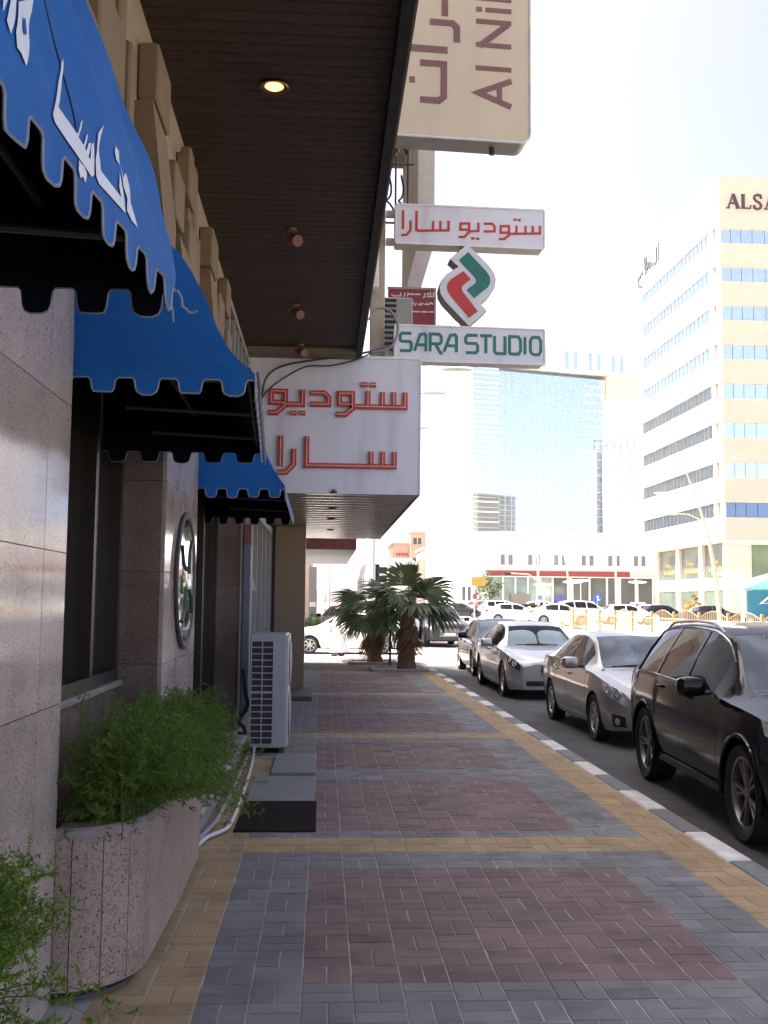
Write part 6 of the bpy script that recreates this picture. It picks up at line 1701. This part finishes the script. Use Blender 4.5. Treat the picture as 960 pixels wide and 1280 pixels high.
for r_ in range(7):
    for (a, b) in ((47.9, 48.9), (49.6, 50.6)):
        frame_window(wg, a, b, 168.0, 11.6 + r_ * 2.55 + (0 if r_ else .2), 13.2 + r_ * 2.55, TG if r_ else GLG, TWF, .08, .10)
m = MB()
for k in range(6): m.bx(46.0 + k * 1.2, 46.15 + k * 1.2, 168.1, 168.2, 28.7, 30.4)
m.bx(45.95, 52.8, 168.08, 168.21, 30.41, 30.55); m.build('roof_railing', M('railing_grey', (.4, .4, .38), .6), wg)
m = MB(); m.tube([(38, 175, 50.4), (38, 175, 53.5)], .10, 5); m.tube([(41, 175, 50.4), (41, 175, 53)], .12, 5); m.bx(40.6, 41.4, 174.8, 175.2, 51.4, 51.9); m.build('roof_mast', M('mast_grey', (.4, .4, .4), .5), tw)

# --- low white building
lw = thing('low_white_building', 'low white building with paired windows, dark red stripe and glass shops', 'building', (20.8, 140, 0))
m = MB(); m.bx(20.8, 50, 140, 158, 5.3, 11.2); lwall = m.build('wall', WHF, lw)
m = MB(); m.bx(20.6, 50.2, 139.8, 158.2, 11.201, 11.45); m.build('parapet', WHF, lw)
for px in (628, 638, 663, 672.5, 696, 706, 731, 741, 765, 774.5, 798, 807.5, 828):
    x = fx(px, 140); frame_window(lwall, x - .30, x + .30, 140, 6.95, 8.35, M('grey_window', (.17, .18, .19), .15, var=.1), WHF, .06, .08)
m = MB(); m.bx(21.9, 41.5, 139.5, 139.999, 5.42, 6.15); m.build('red_stripe', M('dark_red_stripe', (.25, .05, .045), .6), lw)
m = MB(); m.bx(41.6, 50, 139.5, 139.999, 5.42, 6.15); m.build('grey_stripe', M('grey_stripe', (.48, .46, .43), .6), lw)
m = MB(); m.bx(20.8, 50, 139.4, 139.999, 5.301, 5.415); m.build('ledge', WHF, lw)
m = MB(); m.bx(22.6, 50, 142, 157, 0, 5.299); m.build('inner_wall', M('shop_inner', (.35, .36, .34), .8), lw)
GLP = M('pale_shop_glass', (.33, .42, .39), .08, .3, var=.3, scale=.25); GLD = M('grey_shop_glass', (.12, .14, .135), .08, .2, var=.3, scale=.25)
xs = [22.7, 24.3, 26.0, 27.7, 29.4, 31.1, 33.6, 36.2, 38.6, 40.4, 42.6, 45, 47.4, 49.8]
for k, (a, b) in enumerate(zip(xs, xs[1:])):
    m = MB(); m.bx(a + .05, b - .05, 140.4, 140.5, 0, 5.29); m.build('shop_glass', GLP if k < 5 else GLD, lw)
    m = MB(); m.bx(b - .12 if k not in (5, 8, 11) else b - .5, b + .12, 140.1, 140.38, 0, 5.295); m.build('column', WHF, lw)
m = MB(); m.bx(25.3, 28.0, 139.9, 140.0, 1.6, 3.0); m.bx(25.45, 26.55, 139.87, 139.895, 1.75, 2.85); m.bx(26.75, 27.85, 139.87, 139.895, 1.75, 2.85); m.build('poster_board', [M('poster_frame', (.25, .22, .2), .6)], lw)
tg = MB(); P = Vector((22.2, 136.5, 0)); tr_ = tg
t = thing('small_tree', 'pale sunlit tree at the left corner of the low white building', 'tree', (21.7, 137, 0))
m = MB(); m.tube([(21.7, 137, 0), (21.75, 137, 1.6), (21.6, 137, 2.6)], [.12, .09, .05], 6); m.build('trunk', BARK, t)
def crown(parent, c, r, n, mat, seed, size=.22):
    R = random.Random(seed); m = MB()
    cl = [(Vector((R.gauss(0, .5), R.gauss(0, .5), R.gauss(0, .45))), R.uniform(.3, .55)) for _ in range(9)]
    for _ in range(n):
        q, s_ = R.choice(cl); p = Vector((q.x + R.gauss(0, s_) * .6, q.y + R.gauss(0, s_) * .6, q.z + R.gauss(0, s_) * .6))
        p = Vector(c) + Vector((p.x * r[0], p.y * r[1], p.z * r[2]))
        d = Vector((R.uniform(-1, 1), R.uniform(-1, 1), R.uniform(-1, 1))).normalized(); e = d.cross(Vector((R.uniform(-1, 1), R.uniform(-1, 1), R.uniform(-1, 1)))).normalized()
        m.add([p - d * size, p + e * size * .5, p + d * size, p - e * size * .5], [(0, 1, 2, 3)])
    return m.build('crown', mat, parent, kind='stuff')
LEAF = leaf_mat('dry_leaf', (.05, .085, .035), (.14, .17, .09), .6, .25)
crown(t, (21.7, 137, 3.0), (1.4, 1.4, 1.6), 700, LEAF, 5)
for k, (px, y, sz_, lb) in enumerate(((868, 88, .9, 'small ochre bush before the shop glass of the banded office building'), )):
    x = fx(px, y); t = thing('shrub', lb, 'bush', (x, y, 0))
    m = MB(); m.tube([(x, y, 0), (x, y, 1.1)], .06, 5); m.build('stem', BARK, t)
    crown(t, (x, y, 1.6), (.7, .7, .45), 260, leaf_mat('ochre_leaf', (.22, .14, .03), (.34, .24, .06), .7, .2), 8)

# --- pink and pale buildings at the far left end of the road
def plain_building(name, label, x0, x1, y0, y1, h, mat, wins=(), gl=None, cat='building', sides=(), base=0):
    t = thing(name, label, cat, ((x0 + x1) / 2, y0, base))
    m = MB(); m.bx(x0, x1, y0, y1, base, h); w = m.build('wall', mat, t)
    m = MB(); m.bx(x0 - .2, x1 + .2, y0 - .2, y1 + .2, h + .001, h + .5); m.build('parapet', mat, t)
    for (a, b, c, d) in wins: frame_window(w, a, b, y0, c, d, gl or GLD, mat, .12, .10)
    for (a, b, c, d) in sides: side_window(w, x0, a, b, c, d, gl or GLD, mat, .12, .10)
    return t
PINKF = M('pink_facade', (.60, .42, .33), .8, var=.06, scale=.4); BEI = M('beige_facade', (.62, .50, .36), .8, var=.06, scale=.4)
W_ = [(fx(p_, 230) - .45, fx(p_, 230) + .45, 14.6, 16.0) for p_ in (518, 523, 533, 538, 549)]
t = plain_building('pink_building', 'pink building with small square windows, highest at the far end of the street', fx(512, 230), fx(559, 230), 230, 250, 17.0, PINKF, W_ + [(a, b, 10.2, 11.6) for a, b, _, _ in W_[:4]])
t = plain_building('pink_tower_block', 'narrow pink block rising right of the pink building with square windows', fx(558, 228), fx(569, 228), 228, 242, 18.4, PINKF, [(fx(563.5, 228) - .5, fx(563.5, 228) + .5, 14.8, 17.3)])
plain_building('beige_arcade_building', 'beige arcaded building with a green band under the pink tower block', fx(556, 215), fx(578, 215), 215, 226, 13.6, BEI, [(fx(562, 215), fx(576, 215), 11.2, 12.3)] + [(fx(558 + 4 * k, 215), fx(560.6 + 4 * k, 215), 7.5, 9.2) for k in range(5)], M('green_band', (.12, .24, .12), .6))
t = plain_building('pink_shop_building', 'low pink building with teal glass bay at the far left', fx(490, 232), fx(511.5, 232), 232, 250, 14.6, PINKF, [(fx(493, 232), fx(507, 232), 6.5, 10.8)], M('teal_glass', (.10, .30, .34), .1, .4))
m = MB()
for k in range(5): m.bx(fx(494, 232) + k * .55, fx(494, 232) + k * .55 + .38, 231.85, 231.98, 12.2, 12.75)
m.build('sign_letters', M('sign_red_far', (.45, .08, .06), .6), t)
plain_building('beige_tall_house', 'beige house with narrow upright windows between the pink buildings and the palms', fx(528, 190), fx(548, 190), 190, 205, 11.4, BEI, [(fx(532 + 6 * k, 190), fx(534.5 + 6 * k, 190), z, z + 1.7) for k in range(3) for z in (4.5, 7.8)])
plain_building('grey_modern_building', 'pale grey modern building with dark glazing, left of the yellow sign', fx(553, 165), fx(579, 165), 165, 185, 8.6, M('pale_grey_facade', (.55, .55, .56), .7, var=.05, scale=.4), [(fx(564, 165), fx(577, 165), 2.5, 6.9), (fx(555, 165), fx(562, 165), 3.0, 5.6)], M('grey_glazing', (.20, .22, .24), .1, .3))
plain_building('white_house', 'white low house at the corner behind the yellow sign', fx(573, 120), fx(592, 120), 120, 138, 5.8, WHF, [(fx(577, 120), fx(581, 120), 2.0, 3.6), (fx(584, 120), fx(588, 120), 2.0, 3.6)])
plain_building('teal_glass_block', 'small pale teal block far off beside the bus roof', fx(479, 260), fx(489, 260), 260, 270, 11.5, M('pale_teal', (.42, .52, .52), .4, var=.05), [(fx(481, 260), fx(488, 260), 7, 9.5)], GLS)

# --- buildings on the near side beyond the side street
PW = M('pinkish_wall', (.46, .36, .30), .8, var=.08, scale=.6)
plain_building('pinkish_shop_house', 'pinkish shop house beyond the side street at the left', -14, -.62, 45, 62, 9.5, PW, [(-2.2, -1.2, 1.0, 2.6)])
plain_building('white_shop_house', 'pale house with a stepped side behind the pinkish shop house', -12, .05, 66, 90, 3.8, WHF, [(-1.3, -.4, .8, 2.4)])
t = thing('grey_side_screen', 'dark grey upright panel beside the pinkish shop house', 'panel', (-.45, 44.6, 0))
m = MB(); m.bev(-.60, -.30, 44.4, 46, -.02, 3.2, .02); m.build('panel', M('dark_screen', (.12, .12, .125), .6), t)
m = MB(); m.bx(-.58, -.32, 44.36, 44.396, 1.5, 1.7); m.build('band', ALU, t)
t = thing('shrub', 'low green bush at the foot of the pinkish shop house', 'bush', (-.45, 43.8, 0))
m = MB(); m.tube([(-.45, 43.8, 0), (-.45, 43.8, .4)], .05, 5); m.build('stem', BARK, t)
crown(t, (-.45, 43.8, .55), (.8, .5, .5), 500, leaf_mat('bush_leaf', (.03, .07, .02), (.08, .15, .04), .6, .25), 21, .11)
# --- building out of frame at right, mirrored in the glass tower
plain_building('grey_office_block', 'grey office block outside the frame at right, mirrored low in the glass tower', 121, 137, 40, 58, 35, M('grey_block_dark', (.10, .10, .09), .8, var=.08, scale=.3), ())
plain_building('tall_grey_block', 'tall grey block far down the left side, hidden behind the shop building', -34, -4, 185, 260, 47, M('grey_block', (.48, .46, .43), .8, var=.08, scale=.3), ())
